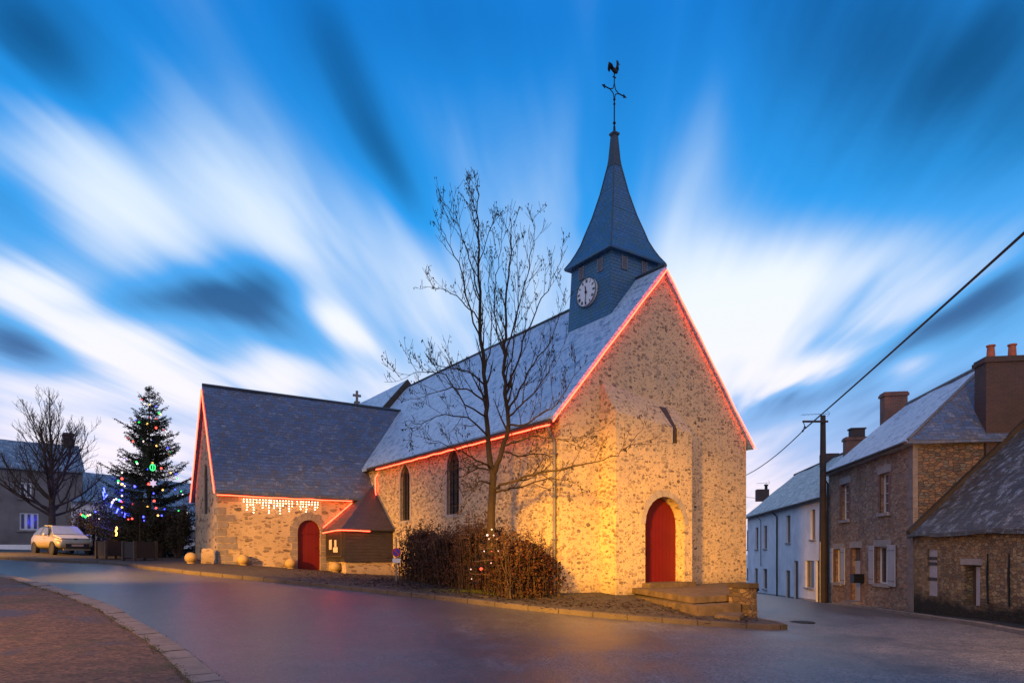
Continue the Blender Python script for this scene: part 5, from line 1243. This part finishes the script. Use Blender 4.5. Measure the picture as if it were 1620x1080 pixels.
o = mkobj('moss', mg.mesh('moss', EYE), M_MOSS, None, False, False, False); o['kind'] = 'stuff'

mx, my = GP(1268, 977); mz = GZ(mx, my)+ROADZ; MF = at(mx, my, mz); m_ = MB(); m_.tube([(0, 0, mz-.05), (0, 0, mz+.012)], .33, 28)
for k in range(-4, 5): L = math.sqrt(max(0, .29**2-(k*.065)**2)); m_.box(k*.065-.012, k*.065+.012, -L, L, mz+.0121, mz+.018)
MF.single('manhole_cover', m_, M_IRON, 'round iron manhole cover in the road near the church steps', 'manhole cover')
# ------------------------------------------------------------------ stone balls, boulder, sign
BALLS = [(302, 893.5, 'stone ball nearest the planters, left of the chapel'), (385, 897, 'stone ball in front of the chapel wall, second from the planters'), (460, 897, 'stone ball just left of the narrow red door'), (531, 899, 'stone ball in front of the notice board, right of the narrow red door')]
bd = [27.2, 28.2, 29.3, 29.2]
for (u, v, lb), d in zip(BALLS, bd):
    x = (u-CX)/F*d; g0 = GZ(x, d); m_ = MB(); m_.ball((0, 0, g0+.22), .245, 20, 14, (1, 1, .92)); m_.tube([(0, 0, g0-.1), (0, 0, g0+.04)], .15, 14)
    at(x, d, g0).single('stone_ball', m_, M_BALL, lb, 'bollard', 'stone balls along the chapel pavement', smooth=True)
bp = at((327-CX)/F*27.6, 27.6, GZ((327-CX)/F*27.6, 27.6), .5); m_ = MB(); z0 = bp.bz
loft(m_, [[(-.22*k, -.2*k, z0+z), (.24*k, -.19*k, z0+z), (.22*k, .2*k, z0+z), (-.2*k, .2*k, z0+z)] for k, z in ((1.05, -.1), (1.0, .35), (.92, .56), (.6, .62))])
bp.single('stone_block', m_, M_CHAP, 'short weathered stone block standing by the chapel corner', 'stone')
sd = 22.6; sxp = (627-CX)/F*sd; sg = at(sxp, sd, GZ(sxp, sd), .25); sgn = sg.thing('parking_sign', 'small round blue and red no parking sign with a white plate beside the hedge', 'sign')
zt = (YH-862)/F*sd; m_ = MB(); m_.tube([(0, 0, sg.bz-.1), (0, 0, zt+.25)], .025, 8); sg.part('post', m_, M_ZINC, sgn)
def disc(cx_, cz_, r, y0, th=.006): return [(cx_+r*math.cos(2*math.pi*k/28), y0, cz_+r*math.sin(2*math.pi*k/28)) for k in range(28)]
zc_ = (YH-873)/F*sd
m_ = MB(); m_.prism(disc(0, zc_, .15, -.035), (0, -.008, 0)); so_ = sg.part('sign_plate', m_, plain('sign_red', (.45, .02, .02), .4, .05), sgn)
m_ = MB(); m_.prism(disc(0, zc_, .12, -.044), (0, -.003, 0)); sg.part('blue_field', m_, plain('sign_blue', (.03, .04, .35), .4, .05), so_)
m_ = MB(); m_.prism([(-.11, -.048, zc_+.09), (-.08, -.048, zc_+.12), (.11, -.048, zc_-.09), (.08, -.048, zc_-.12)], (0, -.003, 0)); sg.part('red_bar', m_, MATS['sign_red'], so_)
m_ = MB(); m_.box(-.13, .13, -.044, -.034, zc_-.36, zc_-.21); sg.part('text_plate', m_, M_WFRAME, sgn)

# ------------------------------------------------------------------ fir tree, shrubs, planters, small trees
def fir(x, y, H, R, label, seed, group=None, tuft=1.0):
    f_ = at(x, y, GZ(x, y)); t_ = f_.thing('fir_tree', label, 'tree', group); rnd = random.Random(seed); g0 = f_.bz
    tr = MB(); lv = MB(); tr.tube([(0, 0, g0-.1), (0, 0, g0+H*.5), (0, 0, g0+H)], [.16, .08, .012], 8)
    z = .35
    while z < H-.12:
        frac = z/H; L0 = R*(1-frac)**.80*(1+.12*math.sin(z*5))+.10; nb = rnd.randint(8, 12) if frac < .8 else rnd.randint(2, 5)
        for k in range(nb):
            a = rnd.uniform(0, 6.283); L = L0*rnd.choice((.5, .75, .95, 1.0, 1.1, 1.35))*rnd.uniform(.85, 1.1); rise = -.15+.55*frac+rnd.uniform(-.12, .15)
            P_ = [Vector((math.cos(a)*L*s, math.sin(a)*L*s, g0+z+rise*L*s-.22*L*s*(1-s)*1.4+.12*L*s*s)) for s in (0, .25, .5, .75, 1)]
            tr.tube(P_, [.02*(1-frac)+.006, .015*(1-frac)+.005, .010, .008, .004], 3, cap=False)
            side_ = Vector((-math.sin(a), math.cos(a), 0))
            n = int(L/.045)+3
            for q in range(n):
                s = .12+.88*q/n; i_ = min(int(s*4), 3); p = P_[i_].lerp(P_[i_+1], s*4-i_); d = (P_[i_+1]-P_[i_]).normalized()
                for sg_ in (-1, 1):
                    tl = (.10+.26*(1-s)*min(1, L))*rnd.uniform(.6, 1.2)*tuft; td = (d*.75+side_*sg_*rnd.uniform(.3, 1)+Vector((0, 0, rnd.uniform(-1.1, .25)))).normalized()
                    e = p+td*tl; m = max(1, int(tl/.07))
                    for r in range(m+1):
                        c_ = p.lerp(e, r/(m+.5)); nd = (td+Vector((rnd.uniform(-1, 1), rnd.uniform(-1, 1), rnd.uniform(-1, .6)))*.8).normalized()*rnd.uniform(.06, .12); wv_ = nd.cross(Vector((rnd.uniform(-1, 1), rnd.uniform(-1, 1), rnd.uniform(-1, 1))))
                        if wv_.length > 1e-3: lv.leaf(c_, nd, wv_.normalized()*.024)
        z += .20+.10*(1-frac)*1.2
    for k in range(14): a = rnd.uniform(0, 6.28); zz_ = g0+H-rnd.uniform(0, .45); lv.leaf((0, 0, zz_), Vector((math.cos(a)*.13, math.sin(a)*.13, .07)), Vector((0, 0, .012)))
    f_.part('trunk', tr, M_BARK, t_, recalc=False, uvs=False); f_.part('needles', lv, M_FIR, t_, recalc=False, uvs=False); return t_, f_
fd = 34.0; fx = (236-CX)/F*fd; fg = GZ(fx, fd); fH = (YH-611)/F*fd-fg
fir(fx, fd, fH, 2.55, 'tall dark fir decorated as a christmas tree with coloured lights', 2)
def shrub(x, y, rx, ry, H, label, seed, mat=M_SHRUB, n=5000, lf_=.10, group=None, twig=60):
    f_ = at(x, y, GZ(x, y)); t_ = f_.thing('shrub', label, 'shrub', group); rnd = random.Random(seed); lv = MB(); st = MB()
    lobes = [(rnd.uniform(-.6, .6)*rx, rnd.uniform(-.6, .6)*ry, rnd.uniform(.25, .8)*H, rnd.uniform(.3, .55)) for _ in range(11)]
    for k in range(n):
        lx, ly, lz, lr = rnd.choice(lobes); n_ = Vector((rnd.gauss(0, 1), rnd.gauss(0, 1), rnd.gauss(0, 1))).normalized(); r = rnd.random()**.4*lr*rnd.uniform(.85, 1.1)
        p = Vector((lx+n_.x*r*rx, ly+n_.y*r*ry, lz+n_.z*r*H*.62))
        if p.z < .02: p.z = rnd.uniform(.02, .3)
        a = Vector((rnd.uniform(-1, 1), rnd.uniform(-1, 1), rnd.uniform(-.6, 1))).normalized()*lf_*rnd.uniform(.6, 1.2); b_ = a.cross(Vector((rnd.uniform(-1, 1), rnd.uniform(-1, 1), rnd.uniform(-1, 1))))
        if b_.length > 1e-3: lv.leaf(p+Vector((0, 0, f_.bz)), a, b_.normalized()*lf_*.28)
    for k in range(twig):
        lx, ly, lz, lr = rnd.choice(lobes); q = Vector((lx+rnd.uniform(-.4, .4)*rx, ly, lz+rnd.uniform(0, .5)*H)); st.tube([(q.x*.15, q.y*.15, f_.bz), (q.x*.6, q.y*.6, f_.bz+q.z*.5), (q.x, q.y, f_.bz+q.z)], [.02, .012, .005], 3, cap=False)
    f_.part('stems', st, M_BARK, t_, recalc=False, uvs=False); f_.part('foliage', lv, mat, t_, recalc=False, uvs=False)
def U(u, d): return (u-CX)/F*d
SG = 'dark shrubs round the decorated fir'
shrub(U(150, 36), 36, 1.25, 1.0, 2.6, 'dark rounded shrub between the parked car and the planters', 31, group=SG)
shrub(U(180, 35.5), 35.5, 1.3, 1.0, 3.6, 'tall reddish shrub left of the decorated fir, strung with blue lights', 32, group=SG, n=6000)
shrub(U(205, 33.2), 33.2, 1.3, .8, 2.1, 'low dark shrub directly behind the planters', 33, group=SG)
shrub(U(252, 33), 33, 1.3, .8, 2.3, 'dark shrub at the foot of the decorated fir, right of the planters', 34, group=SG)
shrub(U(282, 32.5), 32.5, .8, .7, 2.7, 'upright dark shrub closest to the chapel gable', 35, group=SG)
def planter(u, d, wd, label):
    x = U(u, d); g0 = GZ(x, d); f_ = at(x, d, g0, math.radians(-32)); t_ = f_.thing('planter', label, 'planter', 'wooden planters beside the road'); h = wd/2; H = .86
    m_ = MB(); m_.box(-h+.05, h-.05, -h+.05, h-.05, g0+.12, g0+H-.06); f_.part('box', m_, M_PLANT, t_)
    for sx_ in (-1, 1):
        for sy_ in (-1, 1): m_ = MB(); m_.box(sx_*h-(.0 if sx_ < 0 else .11), sx_*h+(.11 if sx_ < 0 else 0), sy_*h-(.0 if sy_ < 0 else .11), sy_*h+(.11 if sy_ < 0 else 0), g0, g0+H); f_.part('corner_post', m_, M_PLANTP, t_)
    m_ = MB(); m_.box(-h+.06, h-.06, -h+.06, h-.06, g0+H-.059, g0+H-.03); f_.part('soil', m_, M_SOIL, t_)
    return f_, g0+H-.04
pl1, z1_ = planter(175, 31.2, .95, 'left of the two square wooden planters in front of the fir'); pl2, z2_ = planter(221, 29.6, 1.05, 'right of the two square wooden planters in front of the fir')
def standard(f_, z, h, label, seed):
    g_ = Frame(f_.ox, f_.oy, f_.a, z); t_ = g_.thing('young_tree', label, 'tree', 'young trees growing in the planters'); rnd = random.Random(seed); m_ = MB(); m_.tube([(0, 0, z), (.01, 0, z+h*.5), (0, .01, z+h)], [.035, .028, .02], 6)
    for k in range(20):
        a = rnd.uniform(0, 6.28); grow(m_, None, (0, 0, z+h*rnd.uniform(.92, 1.0)), (math.cos(a), math.sin(a), rnd.uniform(-.1, .9)), rnd.uniform(.35, .62), .009, 1, rnd, .1, .25, 4, (5, 8), .55, None, .005)
    g_.part('trunk', m_, M_BARKM, t_, recalc=False, uvs=False)
standard(pl1, z1_, .8, 'twiggy young tree in the left planter', 41); standard(pl2, z2_, 1.35, 'twiggy young tree with a thin pale stem in the right planter', 42)
# bare street tree at the left edge
def bare_tree(u, d, H, spread, label, seed, trunk_r=.19, fork=.26):
    x = U(u, d); f_ = at(x, d, GZ(x, d)); t_ = f_.thing('bare_tree', label, 'tree'); rnd = random.Random(seed); m_ = MB(); z = f_.bz
    P_ = [Vector((0, 0, z-.1)), Vector((.02, 0, z+H*fork*.5)), Vector((0, .02, z+H*fork)), Vector((-.05, 0, z+H*.55)), Vector((-.12, .02, z+H*.8)), Vector((-.15, 0, z+H))]; R_ = [trunk_r*1.25, trunk_r, trunk_r*.85, trunk_r*.45, trunk_r*.2, .008]; m_.tube(P_, R_, 8)
    for k in range(26):
        f = rnd.random(); q = fork*.85+f*.35; p = Vector((0, 0, z+H*q)); a = k*2.4+rnd.uniform(-.4, .4); el = rnd.uniform(.1, .55)+f*.8
        grow(m_, None, p, (math.cos(a)*math.cos(el), math.sin(a)*math.cos(el), math.sin(el)), spread*rnd.uniform(.75, 1.1)*(1.05-f*.3), trunk_r*.42*(1-.4*f), 2, rnd, .30, .13, 7, (8, 11), .45, None, .010)
    sprout(m_, None, P_[2:], R_[2:], 1, rnd, .5, .12, (10, 12), .45, spread*.55, None, .008, .2)
    f_.part('trunk', m_, M_BARK, t_, recalc=False, uvs=False)
bare_tree(82, 37.5, (YH-622)/F*37.5-GZ(U(82, 37.5), 37.5), 4.3, 'spreading bare tree behind the parked car', 61)

# lights in the fir and around
def string(pts, cols, label, r=.048, wire=True, name='light_garland', group='coloured light garlands on and around the fir'):
    p0_ = pts[0]; f_ = at(p0_[0], p0_[1], p0_[2]); t_ = f_.thing(name, label, 'fairy lights', group)
    Q_ = [Vector((p[0]-p0_[0], p[1]-p0_[1], p[2])) for p in pts]
    if wire: m_ = MB(); m_.tube(Q_, .008, 3, cap=False); f_.part('wire', m_, M_CABLE, t_)
    for i, q in enumerate(Q_): rr = r*random.Random(i*7+len(pts)).uniform(.6, 1.25); m_ = MB(); m_.ball(q, rr, 7, 5); f_.part('bulb', m_, cols[i % len(cols)], t_)
LR, LB, LG, LW_, LY = glow('bulb_red', (1, .06, .04), 5), glow('bulb_blue', (.04, .05, 1), 8), glow('bulb_green', (.03, .8, .12), 3.5), glow('bulb_white', (1, .8, .7), 4), glow('bulb_amber', (1, .5, .1), 5)
def spir(n, z0, z1, a0, turns, seed):
    rnd = random.Random(seed); out = []
    for k in range(n):
        t_ = k/(n-1); z = z0+(z1-z0)*t_; fr_ = (z-fg)/fH; R = 2.3*(1-fr_)**.85*.92+.1; a = a0+turns*2*math.pi*t_; out.append((fx+R*math.cos(a)*rnd.uniform(.9, 1.05), fd+R*math.sin(a), z+rnd.uniform(-.12, .12)))
    return out
string(spir(34, fg+7.9, fg+4.6, -2.2, 3.2, 1), [LR, LW_, LY, LB, LG, LY, LR], 'garland of coloured bulbs winding round the top of the fir')
string(spir(40, fg+4.5, fg+2.0, -1.5, 2.6, 2), [LW_, LB, LR, LY, LB, LG, LW_], 'garland of coloured bulbs winding round the lower half of the fir')
string([pt(193, v+random.Random(v).uniform(-1, 1), 31.8) for v in range(748, 812, 9)], [LW_, LR, LY, LB], 'straight vertical row of bulbs down the left side of the fir')
string([pt(u, v, 31.6) for u, v in ((240, 765), (243, 780), (244, 792), (247, 803), (250, 815), (256, 815))], [LY, LB, LR, LR], 'short row of red and amber bulbs low on the right of the fir')
string([pt(u, v, 33.6) for u, v in ((128, 813), (131, 815), (135, 817), (139, 815), (143, 814), (147, 812), (151, 809), (157, 820))], [LR, LG, LG, LY, LW_, LG, LB, LW_], 'low garland of green and red bulbs left of the fir')
string([pt(u, v, 30.9) for u, v in ((184, 789), (191, 792), (197, 817), (203, 821), (209, 820), (227, 817), (228, 823))], [LW_, LR, LB, LR, LR, LB, LB], 'garland of red and blue bulbs hanging above the planters')
BT = glow('blue_tube', (.06, .08, 1), 9)
for i, (u0, v0, u1, v1, lb) in enumerate(((164, 771, 166, 779, 'topmost blue light tube left of the fir'), (163, 777, 164, 786, 'second blue light tube from the top'), (164, 789, 170, 782, 'slanting blue light tube below the top two'), (175, 802, 179, 792, 'blue light tube just above the middle of the row'), (184, 811, 187, 804, 'blue light tube below the middle of the row'), (196.5, 819, 198, 811, 'lowest blue light tube, above the planters'))):
    a_, b2 = Vector(pt(u0, v0, 33.4)), Vector(pt(u1, v1, 33.4)); f_ = at(a_.x, a_.y, a_.z); m_ = MB(); m_.tube([(0, 0, a_.z), (b2.x-a_.x, 0, b2.z)], .028, 6); o = f_.single('light_tube', m_, BT, lb, 'light tube', 'blue light tubes hanging left of the fir', at=(0, 0, a_.z)); 
    l_ = bpy.data.lights.new('blue_glow', 'SPOT'); l_.spot_size = 2.6; l_.spot_blend = .6; l_.energy = 170; l_.specular_factor = .1; l_.color = (.03, .04, 1); l_.shadow_soft_size = .05; lo = bpy.data.objects.new('blue_glow', l_); COL.objects.link(lo); lo.parent = o; lo.location = ((b2.x-a_.x)/2, .05, (b2.z-a_.z)/2); lo.rotation_euler = (math.radians(90), 0, 0)
def wavytube(u0, v0, v1, d, mat, label):
    p = pt(u0, v0, d); f_ = at(p[0], d, p[2]); z0, z1 = (YH-v0)/F*d, (YH-v1)/F*d; m_ = MB(); m_.tube([(.03*math.sin(k*1.3), 0, z0+(z1-z0)*k/8) for k in range(9)], .028, 6); f_.single('light_tube', m_, mat, label, 'light tube', at=(0, 0, p[2]))
wavytube(184, 833, 847, 30.6, glow('amber_tube', (1, .42, .06), 10), 'wavy amber light tube above the left planter')
# star and round ornament
st_ = at(*pt(242, 764, 31.5)[:2], pt(242, 764, 31.5)[2]-.3); zz_ = pt(242, 764, 31.5)[2]; m_ = MB(); P6 = []
for k in range(12): r = .19 if k % 2 == 0 else .105; a = math.pi/2+k*math.pi/6; P6.append((r*math.cos(a), 0, zz_+r*math.sin(a)))
m_.prism(P6, (0, .03, 0)); st_.single('snowflake_ornament', m_, glow('pale_ornament', (.80, .65, .85), .75), 'pale six pointed snowflake ornament hanging on the fir', 'ornament')
gb = at(*pt(241.5, 739, 32.3)[:2], pt(241.5, 739, 32.3)[2]-.3); zz_ = pt(241.5, 739, 32.3)[2]; m_ = MB()
for k in range(3): m_.tube([(.13*math.cos(a)*math.cos(k*1.05), .13*math.cos(a)*math.sin(k*1.05), zz_+.15*math.sin(a)) for a in [2*math.pi*j/14 for j in range(15)]], .014, 4)
gb.single('round_ornament', m_, glow('green_ornament', (.03, .8, .15), 4), 'green wire ball ornament lit on the fir above the snowflake', 'ornament')

# ------------------------------------------------------------------ houses in the background on the left
def simple_house(name, label, ox, oy, ang, L, D, zb, ze, zr, wmat, rmat, wins=(), chims=(), hip=False, group=None):
    f_ = Frame(ox, oy, ang, zb); t_ = f_.thing(name, label, 'house', group); b = MB(); b.prism([(0, 0, zb-1), (0, D, zb-1), (0, D, ze), (0, D/2, zr), (0, 0, ze)], (L, 0, 0)); wl_ = f_.part('wall', b, wmat, t_)
    if wins:
        boolean(wl_, [(lambda o: (bpy.context.view_layer.update(), o)[1])(f_.part('tmp', MB().box(x0, x1, -.3, .15, z0, z1), wmat, t_)) for (x0, x1, z0, z1, nb) in wins])
    k = (zr-ze)/(D/2); rr = []
    for s_ in (-1, 1):
        b = MB(); ye = D/2+s_*(D/2+.25); b.prism([(-.12, D/2, zr+.03), (-.12, ye, ze-k*.25+.03), (-.12, ye, ze-k*.25+.15), (-.12, D/2, zr+.2)], (L+.24, 0, 0)); rr.append(b)
    wavy_part('roof', rr, rmat, t_, .04, 8, f_)
    for (x0, x1, z0, z1, nb) in wins:
        m_ = MB(); t2_ = .09
        for q in ((x0, x0+t2_, z0, z1), (x1-t2_, x1, z0, z1), (x0+t2_, x1-t2_, z0, z0+t2_), (x0+t2_, x1-t2_, z1-t2_, z1)): m_.box(q[0], q[1], .04, .10, q[2], q[3])
        for j in range(1, nb): xx = x0+(x1-x0)*j/nb; m_.box(xx-.09, xx+.09, .045, .10, z0+t2_, z1-t2_)
        wo_ = f_.part('window', m_, M_WFRAME, t_); m_ = MB(); m_.box(x0, x1, .101, .12, z0, z1); f_.part('glass', m_, M_GLASSC, wo_); m_ = MB(); m_.box(x0-.15, x1+.15, -.1, .03, z0-.14, z0-.002); f_.part('sill', m_, M_GRAN, wo_)
    for (x0, x1, z0, z1) in chims: chimney(f_, t_, x0, x1, D/2-.4, D/2+.4, z0, z1, M_BRICKD, 0, True)
    return f_
A0 = (U(-60, 45.5), 45.5); A1 = (U(131, 50), 50); LA = math.hypot(A1[0]-A0[0], A1[1]-A0[1]); aa = math.atan2(A1[1]-A0[1], A1[0]-A0[0])
ga = Frame(A0[0], A0[1], aa, 0)
def rwin(u0, u1, v0, v1, nb): um = (u0+u1)/2; a = ga.hit(u0, y=0)[0]; b_ = ga.hit(u1, y=0)[0]; return (a, b_, ga.hit(um, v1, y=0)[2], ga.hit(um, v0, y=0)[2], nb)
simple_house('grey_house', 'grey rendered house with a slate roof behind the bare spreading tree', A0[0], A0[1], aa, LA, 6.4, .3, 6.15, 8.3, M_GREYH, M_GREYROOF, [rwin(31, 50, 763, 787, 2), rwin(31, 61, 811, 838, 3), rwin(-25, -5, 763, 787, 2)], [(LA-.9, LA-.25, 7.6, 9.2)])
simple_house('far_house', 'long low house with a blue slate roof far behind the decorated fir', U(118, 54), 54, math.atan2(13, 7), 24, 7, 0, 4.1, 6.9, M_GREYH, M_GREYROOF)
cf = simple_house('cottage', 'small pale cottage with a blue roof seen between the car and the fir', U(113, 43.5), 43.5, .15, 1.9, 2.4, .3, 3.35, 3.75, M_WHITE, M_GREYROOF, [(.35, .75, 1.4, 2.6, 1)])
sh = simple_house('garage', 'low pale outbuilding between the fir and the chapel gable', U(266, 50), 50, .2, 7, 4, 0, 2.3, 3.1, M_WHITE, M_GREYROOF, [(1.3, 2.6, 1.0, 1.9, 1)])
m_ = MB(); g0 = GZ(U(0, 40), 40); m_.prism([(-14, 0, g0-1), (2.1, 0, g0-1), (2.1, 0, .52), (-14, 0, .52)], (0, .2, 0)); wf_ = at(U(0, 39), 39, g0, .12); wf_.single('garden_wall', m_, M_WHITE, 'low white garden wall behind the parked car', 'wall')

# ------------------------------------------------------------------ the parked car
CD = 33.6; cxp = U(84, CD); cg = GZ(cxp, CD); cang = math.atan2(-.617, .785)
CF = Frame(cxp-.3, CD+1.1, cang, cg); car = CF.thing('parked_car', 'silver hatchback with a frosted windscreen and bonnet parked across the road', 'car')
M_CAR = plain('silver_paint', (.30, .25, .16), .35, .04, 3, metal=.0, bmp=0, coat=.5); M_CARF = plain('frosted_paint', (.55, .58, .66), .75, .08, 9, bmp=.1); M_TYRE = plain('tyre', (.015, .015, .016), .8, .2); M_RIM = plain('alloy_rim', (.38, .36, .33), .35, .1, metal=.7)
M_BLACKP = plain('black_plastic', (.02, .018, .02), .5, .2); M_FROSTG = plain('frosted_glass', (.50, .55, .68), .6, .1, 6, bmp=.05)
# side profile stations: x (front = +), [z of sill, belt, ...] sections with half widths
def section(x, zlow, wlow, zmid, wmid, zbelt, wbelt, ztop, wtop):
    pts = [(x, -wlow, zlow), (x, -wmid, zmid), (x, -wbelt, zbelt), (x, -wtop, ztop), (x, wtop, ztop), (x, wbelt, zbelt), (x, wmid, zmid), (x, wlow, zlow)]; return [(a, b, c+cg) for a, b, c in pts]
secs = [section(-2.1, .42, .62, .62, .74, .86, .72, .90, .60), section(-2.0, .28, .74, .60, .84, .93, .80, 1.00, .66), section(-1.55, .22, .80, .60, .89, .98, .85, 1.38, .60), section(-.9, .20, .82, .60, .90, .97, .86, 1.50, .58), section(-.1, .20, .82, .60, .90, .95, .86, 1.52, .58),
        section(.35, .20, .82, .60, .90, .94, .86, 1.42, .60), section(.85, .20, .82, .60, .90, .93, .85, 1.06, .72), section(1.05, .20, .82, .60, .90, .90, .84, .98, .74), section(1.6, .20, .80, .58, .88, .80, .80, .88, .66), section(1.95, .22, .74, .52, .82, .68, .74, .74, .58), section(2.12, .28, .58, .46, .66, .58, .60, .60, .45)]
bd_ = MB(); loft(bd_, secs); bo = CF.part('body', bd_, M_CAR, car, smooth=True)
md = bo.modifiers.new('round', 'SUBSURF'); md.levels = 1; md.render_levels = 2
def on(secs_i, f, k0, k1, g): pass
def quadpart(name, quad, mat, th=.012, par=car, label=None):
    m_ = MB(); q = [Vector(p) for p in quad]; nn = (q[1]-q[0]).cross(q[-1]-q[0]).normalized(); m_.prism([p-nn*.02 for p in q], nn*(th+.02)); return CF.part(name, m_, mat, par, label=label)
Z = lambda p: (p[0], p[1], p[2]+cg)
quadpart('windscreen', [Z((.93, -.70, 1.03)), Z((.93, .70, 1.03)), Z((.34, .58, 1.44)), Z((.34, -.58, 1.44))], M_FROSTG)
quadpart('bonnet', [Z((1.86, -.62, .795)), Z((1.86, .62, .795)), Z((1.02, .72, .985)), Z((1.02, -.72, .985))], M_CARF, .015)
quadpart('roof_panel', [Z((.28, -.52, 1.475)), Z((.28, .52, 1.475)), Z((-.9, .52, 1.51)), Z((-.9, -.52, 1.51))], M_CARF, .012)
for s_ in (-1, 1):
    Q = [Z((.80, s_*.855, .985)), Z((.30, s_*.685, 1.36)), Z((-.28, s_*.66, 1.42)), Z((-.28, s_*.865, .995))]; Q2 = [Z((-.36, s_*.865, .995)), Z((-.36, s_*.66, 1.42)), Z((-1.0, s_*.66, 1.38)), Z((-1.45, s_*.84, 1.04))]
    for q in (Q, Q2): quadpart('side_window', q if s_ > 0 else q[::-1], M_GLASSC)
    quadpart('headlight', ([Z((1.55, s_*.84, .66)), Z((1.60, s_*.80, .82)), Z((1.98, s_*.62, .70)), Z((2.02, s_*.64, .58))])[::s_], plain('headlamp_glass', (.55, .52, .48), .15, .05) if 'headlamp_glass' not in MATS else MATS['headlamp_glass'])
    m_ = MB(); m_.ball((.72, s_*.98, cg+1.0), .10, 10, 7, (.7, 1, .75)); CF.part('wing_mirror', m_, M_CARF, car, smooth=True)
    for x in (-1.28, 1.32):
        m_ = MB(); R = .31; cz = cg+.31; n = 24
        prof2 = [(R-.07, -.10), (R-.01, -.10), (R, -.07), (R, .07), (R-.01, .10), (R-.07, .10)]; i0 = 0
        for k in range(n):
            for (r, t_) in prof2: a = 2*math.pi*k/n; m_.v.append((x+r*math.cos(a), s_*.80+t_, cz+r*math.sin(a)))
        for k in range(n):
            for j in range(6): m_.f.append((k*6+j, ((k+1) % n)*6+j, ((k+1) % n)*6+(j+1) % 6, k*6+(j+1) % 6)); m_.m.append(0)
        wh = CF.part('wheel', m_, M_TYRE, car, smooth=True)
        m_ = MB(); y0 = s_*.80+s_*.06
        m_.tube([(x, y0-.005, cz), (x, y0+.005, cz)], .05, 12)
        for k in range(5): a = 2*math.pi*k/5+.3; m_.prism([(x+.03*math.cos(a+1.57), y0-.012, cz+.03*math.sin(a+1.57)), (x-.03*math.cos(a+1.57), y0-.012, cz-.03*math.sin(a+1.57)), (x+.235*math.cos(a-.16), y0-.012, cz+.235*math.sin(a-.16)), (x+.235*math.cos(a+.16), y0-.012, cz+.235*math.sin(a+.16))], (0, .024, 0))
        m_.tube([(x+.235*math.cos(a), y0, cz+.235*math.sin(a)) for a in [2*math.pi*k/20 for k in range(21)]], .02, 5, cap=False); CF.part('rim', m_, M_RIM, wh)
        m_ = MB(); m_.tube([(x, s_*.70, cz), (x, s_*.885, cz)], .365, 22); CF.part('wheel_arch', m_, M_BLACKP, car)
m_ = MB(); m_.prism([(2.10, -.50, cg+.36), (2.10, .50, cg+.36), (2.12, .56, cg+.52), (2.12, -.56, cg+.52)], (.03, 0, 0)); m_ = MB(); m_.box(2.02, 2.15, -.52, .52, cg+.33, cg+.53); go = CF.part('grille', m_, M_BLACKP, car)
m_ = MB(); m_.box(2.151, 2.163, -.26, .26, cg+.40, cg+.50); CF.part('number_plate', m_, plain('plate_white', (.55, .38, .30), .4, .1), car)
m_ = MB(); m_.box(2.0, 2.10, -.6, .6, cg+.20, cg+.27); CF.part('bumper', m_, M_CAR, car)
m_ = MB(); m_.box(1.88, 1.93, -.07, .07, cg+.76, cg+.81); CF.part('badge', m_, M_BLACKP, car)
m_ = MB()
for s_ in (-1, 1): m_.box(.2, .28, s_*.9-.012, s_*.9+.012, cg+.82, cg+.85)
CF.part('door_handle', m_, M_CAR, car)

# ------------------------------------------------------------------ street lamps of the village (they stand just outside the picture and light it)
M_LAMP = glow('sodium_lens', (1, .50, .12), 12)
SOD = (1.0, .43, .02)
def street_lamp(x, y, h, yaw, energy, label, aim, cone=120, blend=.8, size=.18, col=SOD):
    g0 = GZ(x, y); f_ = at(x, y, g0, yaw); t_ = f_.thing('street_lamp', label, 'street lamp', 'sodium street lamps'); m_ = MB(); m_.tube([(0, 0, g0-.1), (0, 0, g0+h*.5), (0, 0, g0+h-.3), (.25, 0, g0+h), (1.0, 0, g0+h+.12)], [.09, .07, .05, .045, .04], 8); f_.part('pole', m_, M_ZINC, t_)
    m_ = MB(); m_.ball((1.25, 0, g0+h+.12), .32, 12, 8, (1, .5, .3)); f_.part('lamp_head', m_, M_ZINC, t_, smooth=True)
    m_ = MB(); m_.ball((1.28, 0, g0+h+.03), .2, 12, 6, (1, .5, .35)); f_.part('lens', m_, M_LAMP, t_)
    l_ = bpy.data.lights.new('sodium_light', 'SPOT'); l_.energy = energy; l_.color = col; l_.spot_size = math.radians(cone); l_.spot_blend = blend; l_.shadow_soft_size = size; l_.specular_factor = .25
    lo = bpy.data.objects.new('sodium_light', l_); COL.objects.link(lo); p = f_.world(1.28, 0, g0+h-.12); lo.location = p; d = Vector((aim[0], aim[1], aim[2]+EYE))-p; lo.rotation_euler = d.to_track_quat('-Z', 'Y').to_euler()
street_lamp(-4.6, 3.2, 5.6, 1.0, 54000, 'street lamp beside the near pavement, out of the picture', (2.9, 19.8, -.3), 36, 1, .7)
street_lamp(-17.5, 14, 4.0, .9, 30000, 'street lamp across the road from the chapel, out of the picture', (-8.5, 28, -1.3), 48, 1)
street_lamp(-29.2, 29.6, 2.9, .3, 7500, 'low street lamp beyond the left edge near the parked car', (-24, 33, -.6), 75, .8)
street_lamp(12.5, 5.0, 5.5, 2.2, 6500, 'street lamp beyond the right edge near the barn', (12, 16, -1), 120, .9, col=(1, .45, .08))
street_lamp(-13.5, 6.5, 6, .9, 4800, 'street lamp on the near left pavement, out of the picture', (-9, 13, -1.6), 110, .9, col=(1, .42, .08))
